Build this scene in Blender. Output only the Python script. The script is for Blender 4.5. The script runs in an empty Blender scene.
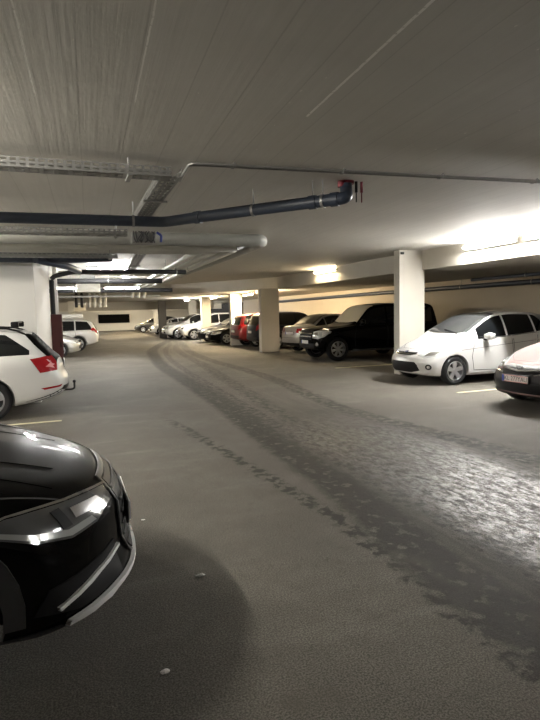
import bpy, bmesh, math, random
from mathutils import Vector, Matrix
from mathutils.bvhtree import BVHTree
random.seed(7)
SC = bpy.context.scene
COL = SC.collection
PI = math.pi

# ------------------------------------------------------------------ camera
F = 540.0; CAMH = 1.63
YAW = math.radians(20.7); ROLL = math.radians(1.26); PIT = math.atan(47.5/F)
fv = Vector((math.sin(YAW)*math.cos(PIT), math.cos(YAW)*math.cos(PIT), -math.sin(PIT)))
rv = Vector((math.cos(YAW), -math.sin(YAW), 0)); uv = rv.cross(fv)
RR = rv*math.cos(ROLL) - uv*math.sin(ROLL)
UU = uv*math.cos(ROLL) + rv*math.sin(ROLL)
cam_d = bpy.data.cameras.new('camera'); cam = bpy.data.objects.new('camera', cam_d); COL.objects.link(cam)
m = Matrix((RR, UU, -fv)).transposed().to_4x4(); m.translation = Vector((0, 0, CAMH)); cam.matrix_world = m
cam_d.sensor_fit = 'HORIZONTAL'; cam_d.sensor_width = 36.0; cam_d.lens = 36.0*F/540.0
cam_d.clip_start = 0.05; cam_d.clip_end = 300
SC.camera = cam

# ------------------------------------------------------------------ materials
MATS = {}
def mat(name, col=(.85,.85,.84), rough=0.5, metal=0.0, coat=0.0, emit=None, estr=0.0, bump=0.0, bscale=30.0, var=0.0, spec=0.5):
    if name in MATS: return MATS[name]
    M = bpy.data.materials.new(name); M.use_nodes = True
    nt = M.node_tree; b = nt.nodes['Principled BSDF']
    b.inputs['Base Color'].default_value = (*col, 1); b.inputs['Roughness'].default_value = rough
    b.inputs['Metallic'].default_value = metal; b.inputs['Coat Weight'].default_value = coat
    b.inputs['Coat Roughness'].default_value = 0.03; b.inputs['Specular IOR Level'].default_value = spec
    if emit:
        b.inputs['Emission Color'].default_value = (*emit, 1); b.inputs['Emission Strength'].default_value = estr
    tc = nt.nodes.new('ShaderNodeTexCoord'); nz = nt.nodes.new('ShaderNodeTexNoise')
    nz.inputs['Scale'].default_value = bscale; nz.inputs['Detail'].default_value = 5
    nt.links.new(tc.outputs['Object'], nz.inputs['Vector'])
    if var > 0:
        mx = nt.nodes.new('ShaderNodeMix'); mx.data_type = 'RGBA'
        mx.inputs['A'].default_value = (*[c*(1-var) for c in col], 1); mx.inputs['B'].default_value = (*[min(1, c*(1+var)) for c in col], 1)
        nt.links.new(nz.outputs['Fac'], mx.inputs['Factor']); nt.links.new(mx.outputs['Result'], b.inputs['Base Color'])
    if bump > 0:
        bp = nt.nodes.new('ShaderNodeBump'); bp.inputs['Strength'].default_value = bump; bp.inputs['Distance'].default_value = 0.01
        nt.links.new(nz.outputs['Fac'], bp.inputs['Height']); nt.links.new(bp.outputs['Normal'], b.inputs['Normal'])
    MATS[name] = M
    return M

class NT:
    """tiny helper for node maths"""
    def __init__(s, M): s.nt = M.node_tree
    def n(s, t, **kw):
        x = s.nt.nodes.new(t)
        for k, v in kw.items(): setattr(x, k, v)
        return x
    def _in(s, sock, v):
        if hasattr(v, 'links') or isinstance(v, bpy.types.NodeSocket): s.nt.links.new(v, sock)
        else: sock.default_value = v
    def m(s, op, a, b=0.0, c=0.0, clamp=False):
        x = s.n('ShaderNodeMath', operation=op); x.use_clamp = clamp
        s._in(x.inputs[0], a); s._in(x.inputs[1], b); s._in(x.inputs[2], c); return x.outputs[0]
    def noise(s, vec, scale, detail=4, rough=0.55):
        x = s.n('ShaderNodeTexNoise'); x.inputs['Scale'].default_value = scale; x.inputs['Detail'].default_value = detail
        x.inputs['Roughness'].default_value = rough; s._in(x.inputs['Vector'], vec); return x.outputs['Fac']
    def sstep(s, v, a, b, lo=0.0, hi=1.0):
        x = s.n('ShaderNodeMapRange', interpolation_type='SMOOTHSTEP'); s._in(x.inputs['Value'], v)
        x.inputs['From Min'].default_value = a; x.inputs['From Max'].default_value = b
        x.inputs['To Min'].default_value = lo; x.inputs['To Max'].default_value = hi; return x.outputs['Result']
    def mix(s, fac, a, b):
        x = s.n('ShaderNodeMix', data_type='RGBA'); s._in(x.inputs['Factor'], fac)
        s._in(x.inputs['A'], a); s._in(x.inputs['B'], b); return x.outputs['Result']
    def scale(s, vec, sx, sy, sz):
        x = s.n('ShaderNodeMapping'); s._in(x.inputs['Vector'], vec); x.inputs['Scale'].default_value = (sx, sy, sz); return x.outputs[0]

def floor_material():
    M = bpy.data.materials.new('worn_concrete_floor'); M.use_nodes = True; b = M.node_tree.nodes['Principled BSDF']; N = NT(M)
    tc = N.n('ShaderNodeTexCoord'); P = tc.outputs['Object']
    sp = N.n('ShaderNodeSeparateXYZ'); N._in(sp.inputs[0], P); X, Y = sp.outputs[0], sp.outputs[1]
    fine = N.noise(P, 60, 4, 0.6); mid = N.noise(P, 5, 5, 0.6); big = N.noise(P, 0.6, 4)
    streak = N.noise(N.scale(P, 3.0, 0.35, 1), 3.0, 6, 0.65)
    blot = N.noise(P, 9.0, 3, 0.6)
    def curve(pts):   # x as a function of y
        fc = N.n('ShaderNodeFloatCurve'); cm = fc.mapping.curves[0]
        pts = sorted(pts)
        cm.points[0].location = (pts[0][0]/40, pts[0][1]/10); cm.points[1].location = (pts[-1][0]/40, pts[-1][1]/10)
        for yy, xx in pts[1:-1]: cm.points.new(yy/40, xx/10)
        fc.mapping.update(); N._in(fc.inputs['Value'], N.m('DIVIDE', Y, 40.0))
        return N.m('MULTIPLY', fc.outputs[0], 10.0)
    wob = N.m('ADD', N.m('MULTIPLY', N.m('SUBTRACT', mid, 0.5), 0.20), N.m('MULTIPLY', N.m('SUBTRACT', N.noise(P, 26, 3), 0.5), 0.09))
    def band(pts, w, soft, thr=None):
        d = N.m('ABSOLUTE', N.m('ADD', N.m('SUBTRACT', X, curve(pts)), wob))
        k = N.sstep(d, w, w+soft, 1.0, 0.0)
        if thr is not None: k = N.m('MULTIPLY', k, N.sstep(blot, thr-0.02, thr+0.12))
        return k
    A = [(0,2.15),(1.84,2.15),(2.7,2.15),(4,2.32),(6,2.42),(9.4,2.62),(13.4,2.75),(17,2.85),(21.3,3.25),(25,3.7),(30,4.9),(36,6.4),(40,6.6)]
    Bp = [(0,1.9),(2.5,1.9),(3.4,1.93),(5.06,1.8),(7.4,1.55),(8.6,1.4),(12,1.2),(40,1.2)]
    Cc = [(0,3.0),(4,3.05),(6.75,3.1),(10.9,3.5),(13.5,3.75),(16.85,4.1),(22,4.5),(26,5.0),(32,6.2),(40,6.6)]
    D = [(0,4.5),(4.3,4.6),(6.1,4.45),(7.6,4.3),(12.6,4.75),(20,4.8),(25,5.3),(32,6.4),(40,6.8)]
    E2 = [(0,2.6),(6,2.75),(10,2.95),(15,3.2),(20,3.6),(25,4.3),(30,5.4),(40,6.7)]
    near = N.sstep(Y, 7.6, 9.0, 1.0, 0.0)
    b1 = N.m('MULTIPLY', band(Bp, 0.05, 0.06, 0.45), near)
    b2 = band(A, 0.15, 0.17, 0.34)
    b3 = band(Cc, 0.12, 0.12, 0.44)
    b4 = band(D, 0.14, 0.10, 0.42)
    b5 = band(E2, 0.09, 0.06, 0.44)
    # broad wet zone between the left and right wheel paths close to the camera
    dl = N.m('SUBTRACT', X, N.m('ADD', curve(A), wob)); dr = N.m('SUBTRACT', N.m('ADD', curve([(0,4.9),(4.3,4.75),(6.1,4.5),(7.6,4.2),(12.6,4.3),(17,4.6),(40,6.7)]), wob), X)
    zone = N.m('MULTIPLY', N.sstep(dl, -0.12, 0.15), N.sstep(dr, -0.15, 0.25))
    fade = N.sstep(Y, 6.0, 12.5, 1.0, 0.22)
    zone = N.m('MULTIPLY', zone, fade)
    zone = N.m('MULTIPLY', zone, N.sstep(streak, 0.36, 0.60, 0.20, 0.70))
    wet = zone
    pool = N.m('MULTIPLY', N.sstep(N.m('ABSOLUTE', N.m('ADD', N.m('SUBTRACT', X, 3.45), N.m('MULTIPLY', wob, 2.0))), 0.45, 1.05, 1.0, 0.0), N.sstep(Y, 5.6, 8.2, 1.0, 0.0))
    pool = N.m('MULTIPLY', pool, N.sstep(N.noise(N.scale(P, 1.6, .7, 1), 9.0, 9, 0.9), 0.40, 0.60))
    for k in (b1, b2, b3, b4, b5): wet = N.m('MAXIMUM', wet, k)
    drops = N.m('MULTIPLY', N.sstep(N.noise(P, 16, 2), 0.62, 0.66), N.sstep(N.m('ABSOLUTE', N.m('SUBTRACT', X, 2.8)), 1.0, 3.0, 1.0, 0.0))
    wet = N.m('MAXIMUM', wet, N.m('MULTIPLY', drops, 0.22), clamp=True)
    dry = N.mix(mid, (0.072,0.066,0.057,1), (0.152,0.141,0.122,1))
    dry = N.mix(N.sstep(big, 0.35, 0.65), dry, (0.088,0.081,0.070,1))
    dry = N.mix(N.sstep(N.noise(N.scale(P, 0.5, 2.0, 1), 1.2, 5), 0.55, 0.75, 0.0, 0.35), dry, (0.19,0.178,0.156,1))
    speck = N.sstep(N.noise(P, 110, 3, 0.7), 0.40, 0.62, 0.55, 1.40)
    wcol = N.mix(streak, (0.019,0.0175,0.015,1), (0.038,0.035,0.030,1))
    col = N.mix(wet, dry, wcol)
    vm = N.n('ShaderNodeVectorMath', operation='SCALE'); N._in(vm.inputs[0], col); N._in(vm.inputs['Scale'], speck)
    # dark oil drips and tyre dust in the parking bays
    oil = N.sstep(N.noise(P, 1.6, 3), 0.60, 0.70, 0.0, 0.5)
    fin = N.mix(oil, vm.outputs[0], (0.07,0.062,0.052,1))
    N._in(b.inputs['Base Color'], fin)
    rg = N.m('SUBTRACT', 0.80, N.m('MULTIPLY', wet, 0.06)); rg = N.m('SUBTRACT', rg, N.m('MULTIPLY', pool, 0.36)); rg = N.m('ADD', rg, N.m('MULTIPLY', N.m('SUBTRACT', mid, 0.5), 0.12))
    N._in(b.inputs['Roughness'], rg); N._in(b.inputs['Specular IOR Level'], N.m('ADD', 0.16, N.m('MULTIPLY', pool, 0.5)))
    bp = N.n('ShaderNodeBump'); bp.inputs['Strength'].default_value = 0.5; bp.inputs['Distance'].default_value = 0.006
    N._in(bp.inputs['Height'], N.m('ADD', N.m('MULTIPLY', fine, 0.6), N.noise(P, 22, 3))); N._in(b.inputs['Normal'], bp.outputs[0])
    return M

def ceiling_material():
    M = bpy.data.materials.new('board_marked_concrete'); M.use_nodes = True; b = M.node_tree.nodes['Principled BSDF']; N = NT(M)
    tc = N.n('ShaderNodeTexCoord'); P0 = tc.outputs['Object']
    mp = N.n('ShaderNodeMapping'); mp.inputs['Rotation'].default_value = (0, 0, math.radians(2.4)); N._in(mp.inputs['Vector'], P0); P = mp.outputs[0]
    sp = N.n('ShaderNodeSeparateXYZ'); N._in(sp.inputs[0], P); X, Y = sp.outputs[0], sp.outputs[1]
    grain = N.noise(N.scale(P, 14, 0.35, 1), 1.5, 6, 0.65)
    grain2 = N.noise(N.scale(P, 45, 0.8, 1), 1.0, 4, 0.6)
    blot = N.noise(P, 1.3, 5, 0.6)
    c = N.mix(grain, (0.52,0.50,0.455,1), (0.66,0.64,0.585,1))
    c = N.mix(N.sstep(blot, 0.35, 0.7, 0.0, 0.4), c, (0.52,0.50,0.455,1))
    # formwork joints: every 0.9 m a thin pale or dark seam
    wobx = N.m('ADD', X, N.m('MULTIPLY', N.m('SUBTRACT', N.noise(N.scale(P, 1, 1, 1), 9, 3), 0.5), 0.012))
    def seam(x0, w, y0, y1):
        d = N.m('ABSOLUTE', N.m('SUBTRACT', wobx, x0))
        k = N.sstep(d, w, w+0.004, 1.0, 0.0)
        return N.m('MULTIPLY', k, N.m('MULTIPLY', N.sstep(Y, y0, y0+0.02), N.sstep(Y, y1-0.02, y1, 1.0, 0.0)))
    rag = N.sstep(N.noise(P, 30, 3), 0.30, 0.45)
    pale = seam(SEAMS[0][0], 0.008, SEAMS[0][1], SEAMS[0][2])
    for sx_, ya, yb in SEAMS[1:]: pale = N.m('MAXIMUM', pale, N.m('MULTIPLY', seam(sx_, 0.003, ya, yb), 0.75))
    pale = N.m('MULTIPLY', pale, rag)
    c = N.mix(pale, c, (0.93,0.91,0.86,1))
    br = N.n('ShaderNodeTexWave', wave_type='BANDS', bands_direction='X', wave_profile='SAW'); br.inputs['Scale'].default_value = 0.9
    br.inputs['Distortion'].default_value = 0.15; br.inputs['Detail'].default_value = 2; N._in(br.inputs['Vector'], P)
    drk = N.m('MULTIPLY', N.sstep(br.outputs['Fac'], 0.965, 0.985), 0.35)
    c = N.mix(drk, c, (0.32,0.305,0.275,1))
    # small pale popped spots along the boards
    sp2 = N.m('MULTIPLY', N.sstep(N.noise(N.scale(P, 2.4, 1.0, 1), 9, 2), 0.745, 0.765), 0.8)
    c = N.mix(sp2, c, (0.80,0.77,0.70,1))
    N._in(b.inputs['Base Color'], c); b.inputs['Roughness'].default_value = 0.75
    bp = N.n('ShaderNodeBump'); bp.inputs['Strength'].default_value = 0.35; bp.inputs['Distance'].default_value = 0.006
    h = N.m('ADD', N.m('MULTIPLY', grain2, 0.25), N.m('MULTIPLY', grain, 0.8)); h = N.m('ADD', h, N.m('MULTIPLY', br.outputs['Fac'], 0.10))
    N._in(bp.inputs['Height'], h); N._in(b.inputs['Normal'], bp.outputs[0])
    return M

def plaster(name, ca, cb, scale=2.0, rough=0.8):
    M = bpy.data.materials.new(name); M.use_nodes = True; b = M.node_tree.nodes['Principled BSDF']; N = NT(M)
    tc = N.n('ShaderNodeTexCoord'); P = tc.outputs['Object']
    c = N.mix(N.noise(P, scale, 6, 0.6), (*ca, 1), (*cb, 1)); sp = N.n('ShaderNodeSeparateXYZ'); N._in(sp.inputs[0], P)
    N._in(b.inputs['Base Color'], c); b.inputs['Roughness'].default_value = rough
    bp = N.n('ShaderNodeBump'); bp.inputs['Strength'].default_value = 0.3; bp.inputs['Distance'].default_value = 0.006
    N._in(bp.inputs['Height'], N.noise(P, 45, 4)); N._in(b.inputs['Normal'], bp.outputs[0])
    MATS[name] = M; return M

SEAMS = []
def wz(px, py, z=0.0):
    d = fv + RR*((px-270)/F) + UU*((360-py)/F); t = (z-CAMH)/d.z
    return Vector((0, 0, CAMH)) + d*t
def rot24(v):
    a = math.radians(2.4); return (v.x*math.cos(a)-v.y*math.sin(a), v.x*math.sin(a)+v.y*math.cos(a))
CZ = 3.1
for (pa, pb) in (((305,117),(432,3)), ((134,103),(157,0)), ((36,96),(10,0))):
    a = rot24(wz(*pa, CZ)); c_ = rot24(wz(*pb, CZ))
    SEAMS.append(((a[0]+c_[0])/2, min(a[1], c_[1])-1.0, max(a[1], c_[1])))

blk_plastic = mat('black_plastic', (0.007,0.007,0.008), 0.5, spec=.25)
rubber = mat('tyre_rubber', (0.010,0.010,0.011), 0.75, spec=.3, bump=0.3, bscale=60)
dark_glass = mat('dark_cabin_glass', (0.006,0.007,0.008), 0.04, coat=0.0, spec=0.6)  # opaque panes; the unlit cabin behind is put into the near-black colour
shield_glass = mat('windshield_glass', (0.055,0.057,0.058), 0.05, spec=0.7)
chrome = mat('chrome', (0.75,0.75,0.76), 0.14, metal=1.0)
alloy = mat('alloy_metal', (0.55,0.56,0.58), 0.28, metal=0.85)
lamp_glass = mat('headlamp_glass', (0.55,0.57,0.57), 0.15, metal=0.25, coat=1.0)
lamp_dark = mat('headlamp_dark', (0.05,0.052,0.055), 0.08, metal=0.3, coat=1.0)
red_lens = mat('red_lens', (0.27,0.008,0.012), 0.12, coat=1.0)
white_lens = mat('white_lens', (0.75,0.72,0.70), 0.15, coat=0.8)
plate_white = mat('plate_white', (0.72,0.70,0.68), 0.4)
plate_blue = mat('plate_blue', (0.02,0.05,0.30), 0.4)
plate_ink = mat('plate_ink', (0.01,0.01,0.012), 0.5)
amber = mat('amber_lens', (0.6,0.18,0.01), 0.2)

# ------------------------------------------------------------------ mesh helpers
def link(name, bm_or_me, ms, parent=None, smooth=True):
    if isinstance(bm_or_me, bmesh.types.BMesh):
        me = bpy.data.meshes.new(name); bm_or_me.normal_update(); bm_or_me.to_mesh(me); bm_or_me.free()
    else: me = bm_or_me
    if not isinstance(ms, (list, tuple)): ms = [ms]
    me.materials.clear()
    for x in ms: me.materials.append(x)
    if smooth:
        for p in me.polygons: p.use_smooth = True
        try: me.set_sharp_from_angle(angle=math.radians(38))
        except Exception: pass
    o = bpy.data.objects.new(name, me); COL.objects.link(o)
    if parent: o.parent = parent
    return o
def tag(o, label=None, cat=None, group=None, kind=None):
    if label: o['label'] = label
    if cat: o['category'] = cat
    if group: o['group'] = group
    if kind: o['kind'] = kind
    return o
def empty(name, loc, rz=0.0, label=None, cat=None, group=None):
    o = bpy.data.objects.new(name, None); COL.objects.link(o); o.location = loc; o.rotation_euler = (0, 0, rz); o.empty_display_size = 0.2
    return tag(o, label, cat, group)
def add_box(bm, c, s, bev=0.0, rot=None, mi=0):
    M = Matrix.Translation(Vector(c))
    if rot is not None: M = M @ rot
    r = bmesh.ops.create_cube(bm, size=1.0, matrix=M @ Matrix.Diagonal((*s, 1)))
    fs = list({f for v in r['verts'] for f in v.link_faces})
    for f in fs: f.material_index = mi
    if bev > 0:
        es = list({e for v in r['verts'] for e in v.link_edges})
        bmesh.ops.bevel(bm, geom=es, offset=bev, segments=2, affect='EDGES', profile=0.5)
def box(c, s, bev=0.0):
    bm = bmesh.new(); add_box(bm, c, s, bev); return bm
def add_cyl(bm, c, r, d, axis='Y', seg=24, r2=None, mi=0):
    R = {'Z': Matrix.Identity(4), 'Y': Matrix.Rotation(PI/2, 4, 'X'), 'X': Matrix.Rotation(PI/2, 4, 'Y')}[axis]
    q = bmesh.ops.create_cone(bm, cap_ends=True, segments=seg, radius1=r, radius2=r if r2 is None else r2, depth=d, matrix=Matrix.Translation(Vector(c)) @ R)
    for f in {f for v in q['verts'] for f in v.link_faces}: f.material_index = mi
def round_path(pts, rad, n=6):
    P = [Vector(p) for p in pts]; out = [P[0]]
    for i in range(1, len(P)-1):
        a, b, c = P[i-1], P[i], P[i+1]; r = min(rad, (b-a).length*0.45, (c-b).length*0.45)
        p0 = b+(a-b).normalized()*r; p1 = b+(c-b).normalized()*r
        for k in range(n+1):
            t = k/n; out.append(p0*(1-t)**2+b*2*t*(1-t)+p1*t*t)
    out.append(P[-1]); return out
def add_tube(bm, pts, r, seg=12, mi=0, caps=True, section=None):
    P = [Vector(p) for p in pts]; rings = []; up0 = Vector((0, 0, 1))
    for i, p in enumerate(P):
        t = ((P[i]-P[i-1]).normalized() if i else Vector()) + ((P[i+1]-P[i]).normalized() if i < len(P)-1 else Vector())
        t.normalize(); up = up0 if abs(t.z) < 0.95 else Vector((1, 0, 0))
        a = t.cross(up).normalized(); b = a.cross(t).normalized()
        sec = section or [(r*math.cos(2*PI*k/seg), r*math.sin(2*PI*k/seg)) for k in range(seg)]
        rings.append([bm.verts.new(p+a*x+b*y) for x, y in sec])
    n = len(rings[0])
    for i in range(len(rings)-1):
        for k in range(n):
            f = bm.faces.new((rings[i][k], rings[i][(k+1) % n], rings[i+1][(k+1) % n], rings[i+1][k])); f.material_index = mi
    if caps:
        bm.faces.new(rings[0]); bm.faces.new(list(reversed(rings[-1])))
def tube(pts, r, rad=0.0, seg=12, section=None):
    bm = bmesh.new(); add_tube(bm, round_path(pts, rad) if rad > 0 else pts, r, seg, section=section); bmesh.ops.recalc_face_normals(bm, faces=bm.faces); return bm
def prism(poly, z0, z1):
    bm = bmesh.new(); a = [bm.verts.new((x, y, z0)) for x, y in poly]; b = [bm.verts.new((x, y, z1)) for x, y in poly]
    bm.faces.new(a); bm.faces.new(b); n = len(a)
    for i in range(n): bm.faces.new((a[i], a[(i+1) % n], b[(i+1) % n], b[i]))
    bmesh.ops.recalc_face_normals(bm, faces=bm.faces); return bm
def text_mesh(body, size, depth=0.001):
    cu = bpy.data.curves.new('letters', 'FONT'); cu.body = body; cu.size = size; cu.extrude = depth; cu.align_x = 'CENTER'; cu.align_y = 'CENTER'
    o = bpy.data.objects.new('letters', cu); COL.objects.link(o)
    me = bpy.data.meshes.new_from_object(o.evaluated_get(bpy.context.evaluated_depsgraph_get())); bpy.data.objects.remove(o); return me

# ------------------------------------------------------------------ car builder
def pch(tab):
    xs = [t[0] for t in tab]; ys = [t[1] for t in tab]; n = len(xs)
    h = [xs[i+1]-xs[i] for i in range(n-1)]; d = [(ys[i+1]-ys[i])/h[i] for i in range(n-1)]
    m_ = [0.0]*n; m_[0] = d[0]; m_[-1] = d[-1]
    for i in range(1, n-1):
        if d[i-1]*d[i] > 0:
            w1 = 2*h[i]+h[i-1]; w2 = h[i]+2*h[i-1]; m_[i] = (w1+w2)/(w1/d[i-1]+w2/d[i])
    def f(x):
        if x <= xs[0]: return ys[0]
        if x >= xs[-1]: return ys[-1]
        i = max(k for k in range(n-1) if xs[k] <= x)
        t = (x-xs[i])/h[i]
        return (2*t**3-3*t*t+1)*ys[i]+(t**3-2*t*t+t)*h[i]*m_[i]+(-2*t**3+3*t*t)*ys[i+1]+(t**3-t*t)*h[i]*m_[i+1]
    return f

class Car:
    def __init__(s, sp, name, label, loc, rz, cat='car', group=None):
        s.sp = sp; s.L = sp['L']; s.W = sp['W']; s.hw = sp['W']/2
        s.root = empty(name, loc, rz, label, cat, group)
        s.zt = pch(sp['zt']); s.zs = pch(sp['zs']); s.z0 = pch(sp['z0']); s.w = pch(sp['w']); s.wr = pch(sp['wr'])
        s.shell()
    def X(s, st): return s.L/2 - st
    def front_off(s, y, z):
        sp = s.sp; return sp.get('bowf', 0.32)*(abs(y)/s.hw)**sp.get('powf', 2.6) + s.fl(z)
    def rear_off(s, y, z):
        sp = s.sp; return sp.get('bowr', 0.20)*(abs(y)/s.hw)**3 + s.rl(z)
    def shell(s):
        sp = s.sp; s.fl = pch(sp.get('fl', [(0,0),(2,0)])); s.rl = pch(sp.get('rl', [(0,0),(2,0)]))
        n = sp.get('n', 70)
        sts = sorted(set([round(i*s.L/n, 4) for i in range(n+1)] + [0.015, 0.04, 0.08, s.L-0.015, s.L-0.04, s.L-0.08]))
        cr = sp.get('cr', 0.05)
        def section(st, shrink=1.0):
            w = s.w(st); zs = s.zs(st); zt = max(s.zt(st), zs+0.02); z0 = s.z0(st); wr = min(s.wr(st), w*0.97)
            e = min(1.0, min(st, s.L-st)/0.09); k = 0.90+0.10*math.sqrt(max(0, 1-(1-e)**2)) # rounded ends
            hgt = zt-zs
            pts = [(0, z0), (.55*w, z0), (.86*w, z0+.005), (.955*w, z0+.05), (.985*w, z0+.14), (.998*w, z0+.45*(zs-z0)), (w, z0+.68*(zs-z0)), (.992*w, z0+.86*(zs-z0)),
                   (.965*w, zs-.005), (.935*w, zs+.02*min(1, hgt/.2))]
            y9, z9 = pts[-1]; yc, zc = wr, zt-min(cr, hgt*.5)
            for t, bl in ((.3, .012), (.65, .016)): pts.append((y9+(yc-y9)*t+bl*min(1, hgt/.3), z9+(zc-z9)*t))
            pts += [(yc, zc), (wr*.93, zt-min(cr, hgt*.5)*.45), (wr*.80, zt-min(cr, hgt*.5)*.16), (wr*.45, zt), (0, zt+min(.012, cr*.3))]
            zm = (z0+zt)/2
            return [(y*k, zm+(z-zm)*k) for y, z in pts]
        def crm(P, sub):
            out = []
            for i in range(len(P)-1):
                p0 = P[max(i-1, 0)]; p1 = P[i]; p2 = P[i+1]; p3 = P[min(i+2, len(P)-1)]
                if i == 0: p0 = (-p2[0], p2[1])
                if i == len(P)-2: p3 = (-p1[0], p1[1])
                for q in range(sub):
                    t = q/sub
                    out.append(tuple(0.5*(2*p1[a]+(p2[a]-p0[a])*t+(2*p0[a]-5*p1[a]+4*p2[a]-p3[a])*t*t+(3*p1[a]-p0[a]-3*p2[a]+p3[a])*t**3) for a in (0, 1)))
            out.append(P[-1]); return out
        bm = bmesh.new(); rings = []
        def place(st, y, z):
            inf = max(0, 1-st/1.15)**2; inr = max(0, 1-(s.L-st)/1.0)**2
            return Vector((s.X(st) - inf*s.front_off(y, z) + inr*s.rear_off(y, z), y, z))
        sub = sp.get('sub', 3)
        def ring(st, k=1.0):
            P = crm(section(st), sub); zm = sum(p[1] for p in P)/len(P)
            half = [(y*k, zm+(z-zm)*k) for y, z in P]
            full = half + [(-y, z) for y, z in reversed(half[1:-1])]
            return [bm.verts.new(place(st, y, z)) for y, z in full]
        for k in (0.2, 0.4, 0.6, 0.8, 0.93): rings.append(ring(0.0, k))
        for st in sts: rings.append(ring(st))
        for k in (0.93, 0.8, 0.6, 0.4, 0.2): rings.append(ring(s.L, k))
        nn = len(rings[0])
        for i in range(len(rings)-1):
            for k in range(nn):
                bm.faces.new((rings[i][k], rings[i+1][k], rings[i+1][(k+1) % nn], rings[i][(k+1) % nn]))
        bm.faces.new(rings[0]); bm.faces.new(list(reversed(rings[-1])))
        bmesh.ops.recalc_face_normals(bm, faces=bm.faces)
        s.bvh = BVHTree.FromBMesh(bm)
        body = link('body', bm, [sp['paint'], blk_plastic], s.root)
        # wheel arches
        cb = bmesh.new(); R = sp['R']
        for st in (sp['foh'], sp['foh']+sp['wb']):
            for sd in (-1, 1):
                add_cyl(cb, (s.X(st), sd*(s.hw+0.03), R+sp.get('lift', 0.0)+.01), R+sp.get('gap', .045), 0.66, 'Y', 40, mi=1)
        bmesh.ops.recalc_face_normals(cb, faces=cb.faces)
        cut = link('cutter', cb, [sp['paint'], blk_plastic])
        cut.parent = s.root
        md = body.modifiers.new('arch', 'BOOLEAN'); md.operation = 'DIFFERENCE'; md.object = cut; md.solver = 'EXACT'
        bpy.context.view_layer.update()
        me = bpy.data.meshes.new_from_object(body.evaluated_get(bpy.context.evaluated_depsgraph_get()))
        body.modifiers.clear(); body.data = me
        bpy.data.objects.remove(cut)
        for p in me.polygons: p.use_smooth = True
        me.set_sharp_from_angle(angle=math.radians(50))
        s.body = body
    # project a 2D polygon along a direction on the shell
    def patch(s, name, pts, D, m_, off=0.004, thick=0.014, grid=0.06, parent=None, mirror=False, label=None, fwd=None):
        objs = []
        for sd in ((1, -1) if mirror else (1,)):
            Dv = Vector(D).normalized(); Dv = Vector((Dv.x, Dv.y*sd, Dv.z)); P = [Vector((p[0], p[1]*sd, p[2])) for p in pts]
            up = Vector((0, 0, 1)) if abs(Dv.z) < 0.9 else Vector((1, 0, 0))
            A = Dv.cross(up).normalized(); B = A.cross(Dv).normalized()
            bm = bmesh.new(); vs = []
            for p in P: vs.append(bm.verts.new((p.dot(A), p.dot(B), 0)))
            bm.faces.new(vs)
            lo = [min(v.co[i] for v in vs) for i in (0, 1)]; hi = [max(v.co[i] for v in vs) for i in (0, 1)]
            for i in (0, 1):
                k = int((hi[i]-lo[i])/grid)
                for q in range(1, k+1):
                    co = [0, 0, 0]; no = [0, 0, 0]; co[i] = lo[i]+(hi[i]-lo[i])*q/(k+1); no[i] = 1
                    bmesh.ops.bisect_plane(bm, geom=bm.verts[:]+bm.edges[:]+bm.faces[:], plane_co=co, plane_no=no)
            bmesh.ops.triangulate(bm, faces=[f for f in bm.faces if len(f.verts) > 4])
            inner = {}
            for v in bm.verts:
                o = A*v.co.x+B*v.co.y - Dv*8
                o = o + Dv*0
                h = s.bvh.ray_cast(o, Dv)
                if h[0] is None:
                    base = P[0]; q = A*v.co.x+B*v.co.y+Dv*base.dot(Dv); h = s.bvh.find_nearest(q)
                nn = h[1]
                if nn.dot(Dv) > 0: nn = -nn
                v.co = h[0]+nn*off; inner[v.index] = None
                v.normal = nn
            bmesh.ops.remove_doubles(bm, verts=bm.verts[:], dist=0.0004)
            r = bmesh.ops.extrude_face_region(bm, geom=bm.faces[:])
            ev = [g for g in r['geom'] if isinstance(g, bmesh.types.BMVert)]
            for v in ev: v.co = v.co + Dv*thick
            bmesh.ops.recalc_face_normals(bm, faces=bm.faces)
            o = link(name, bm, m_, parent or s.root)
            if label: o['label'] = label
            objs.append(o)
        return objs if mirror else objs[0]
    def ribbon(s, name, line, D, w, m_, off=0.005, thick=0.008, parent=None, mirror=False, closed=False, label=None, merge=False):
        """thin band along a polyline, projected"""
        objs = []
        for sd in ((1, -1) if mirror else (1,)):
            Dv = Vector(D).normalized(); Dv.y *= sd; P = [Vector((p[0], p[1]*sd, p[2])) for p in line]
            if closed: P = P+[P[0]]
            Q = []
            for i in range(len(P)-1):
                k = max(1, int((P[i+1]-P[i]).length/0.06))
                for q in range(k): Q.append(P[i].lerp(P[i+1], q/k))
            Q.append(P[-1]); bm = bmesh.new(); prev = None
            for i, p in enumerate(Q):
                t = (Q[min(i+1, len(Q)-1)]-Q[max(i-1, 0)]); 
                if closed and i in (0, len(Q)-1): t = Q[1]-Q[-2]
                t = (t-Dv*t.dot(Dv)).normalized(); nrm = t.cross(Dv)
                row = []
                for e in (-0.5, 0.5):
                    q = p+nrm*w*e; q = q-Dv*(q.dot(Dv))-Dv*8; h = s.bvh.ray_cast(q, Dv)
                    if h[0] is None:
                        h = s.bvh.find_nearest(p+nrm*w*e)
                    nn = h[1]; nn = -nn if nn.dot(Dv) > 0 else nn
                    row.append(h[0]+nn*off)
                row = [bm.verts.new(row[0]), bm.verts.new(row[1]), bm.verts.new(row[1]+Dv*thick), bm.verts.new(row[0]+Dv*thick)]
                if prev:
                    for a in range(4): bm.faces.new((prev[a], prev[(a+1) % 4], row[(a+1) % 4], row[a]))
                prev = row
            bmesh.ops.recalc_face_normals(bm, faces=bm.faces)
            o = link(name, bm, m_, parent or s.root)
            if label: o['label'] = label
            objs.append(o)
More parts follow.
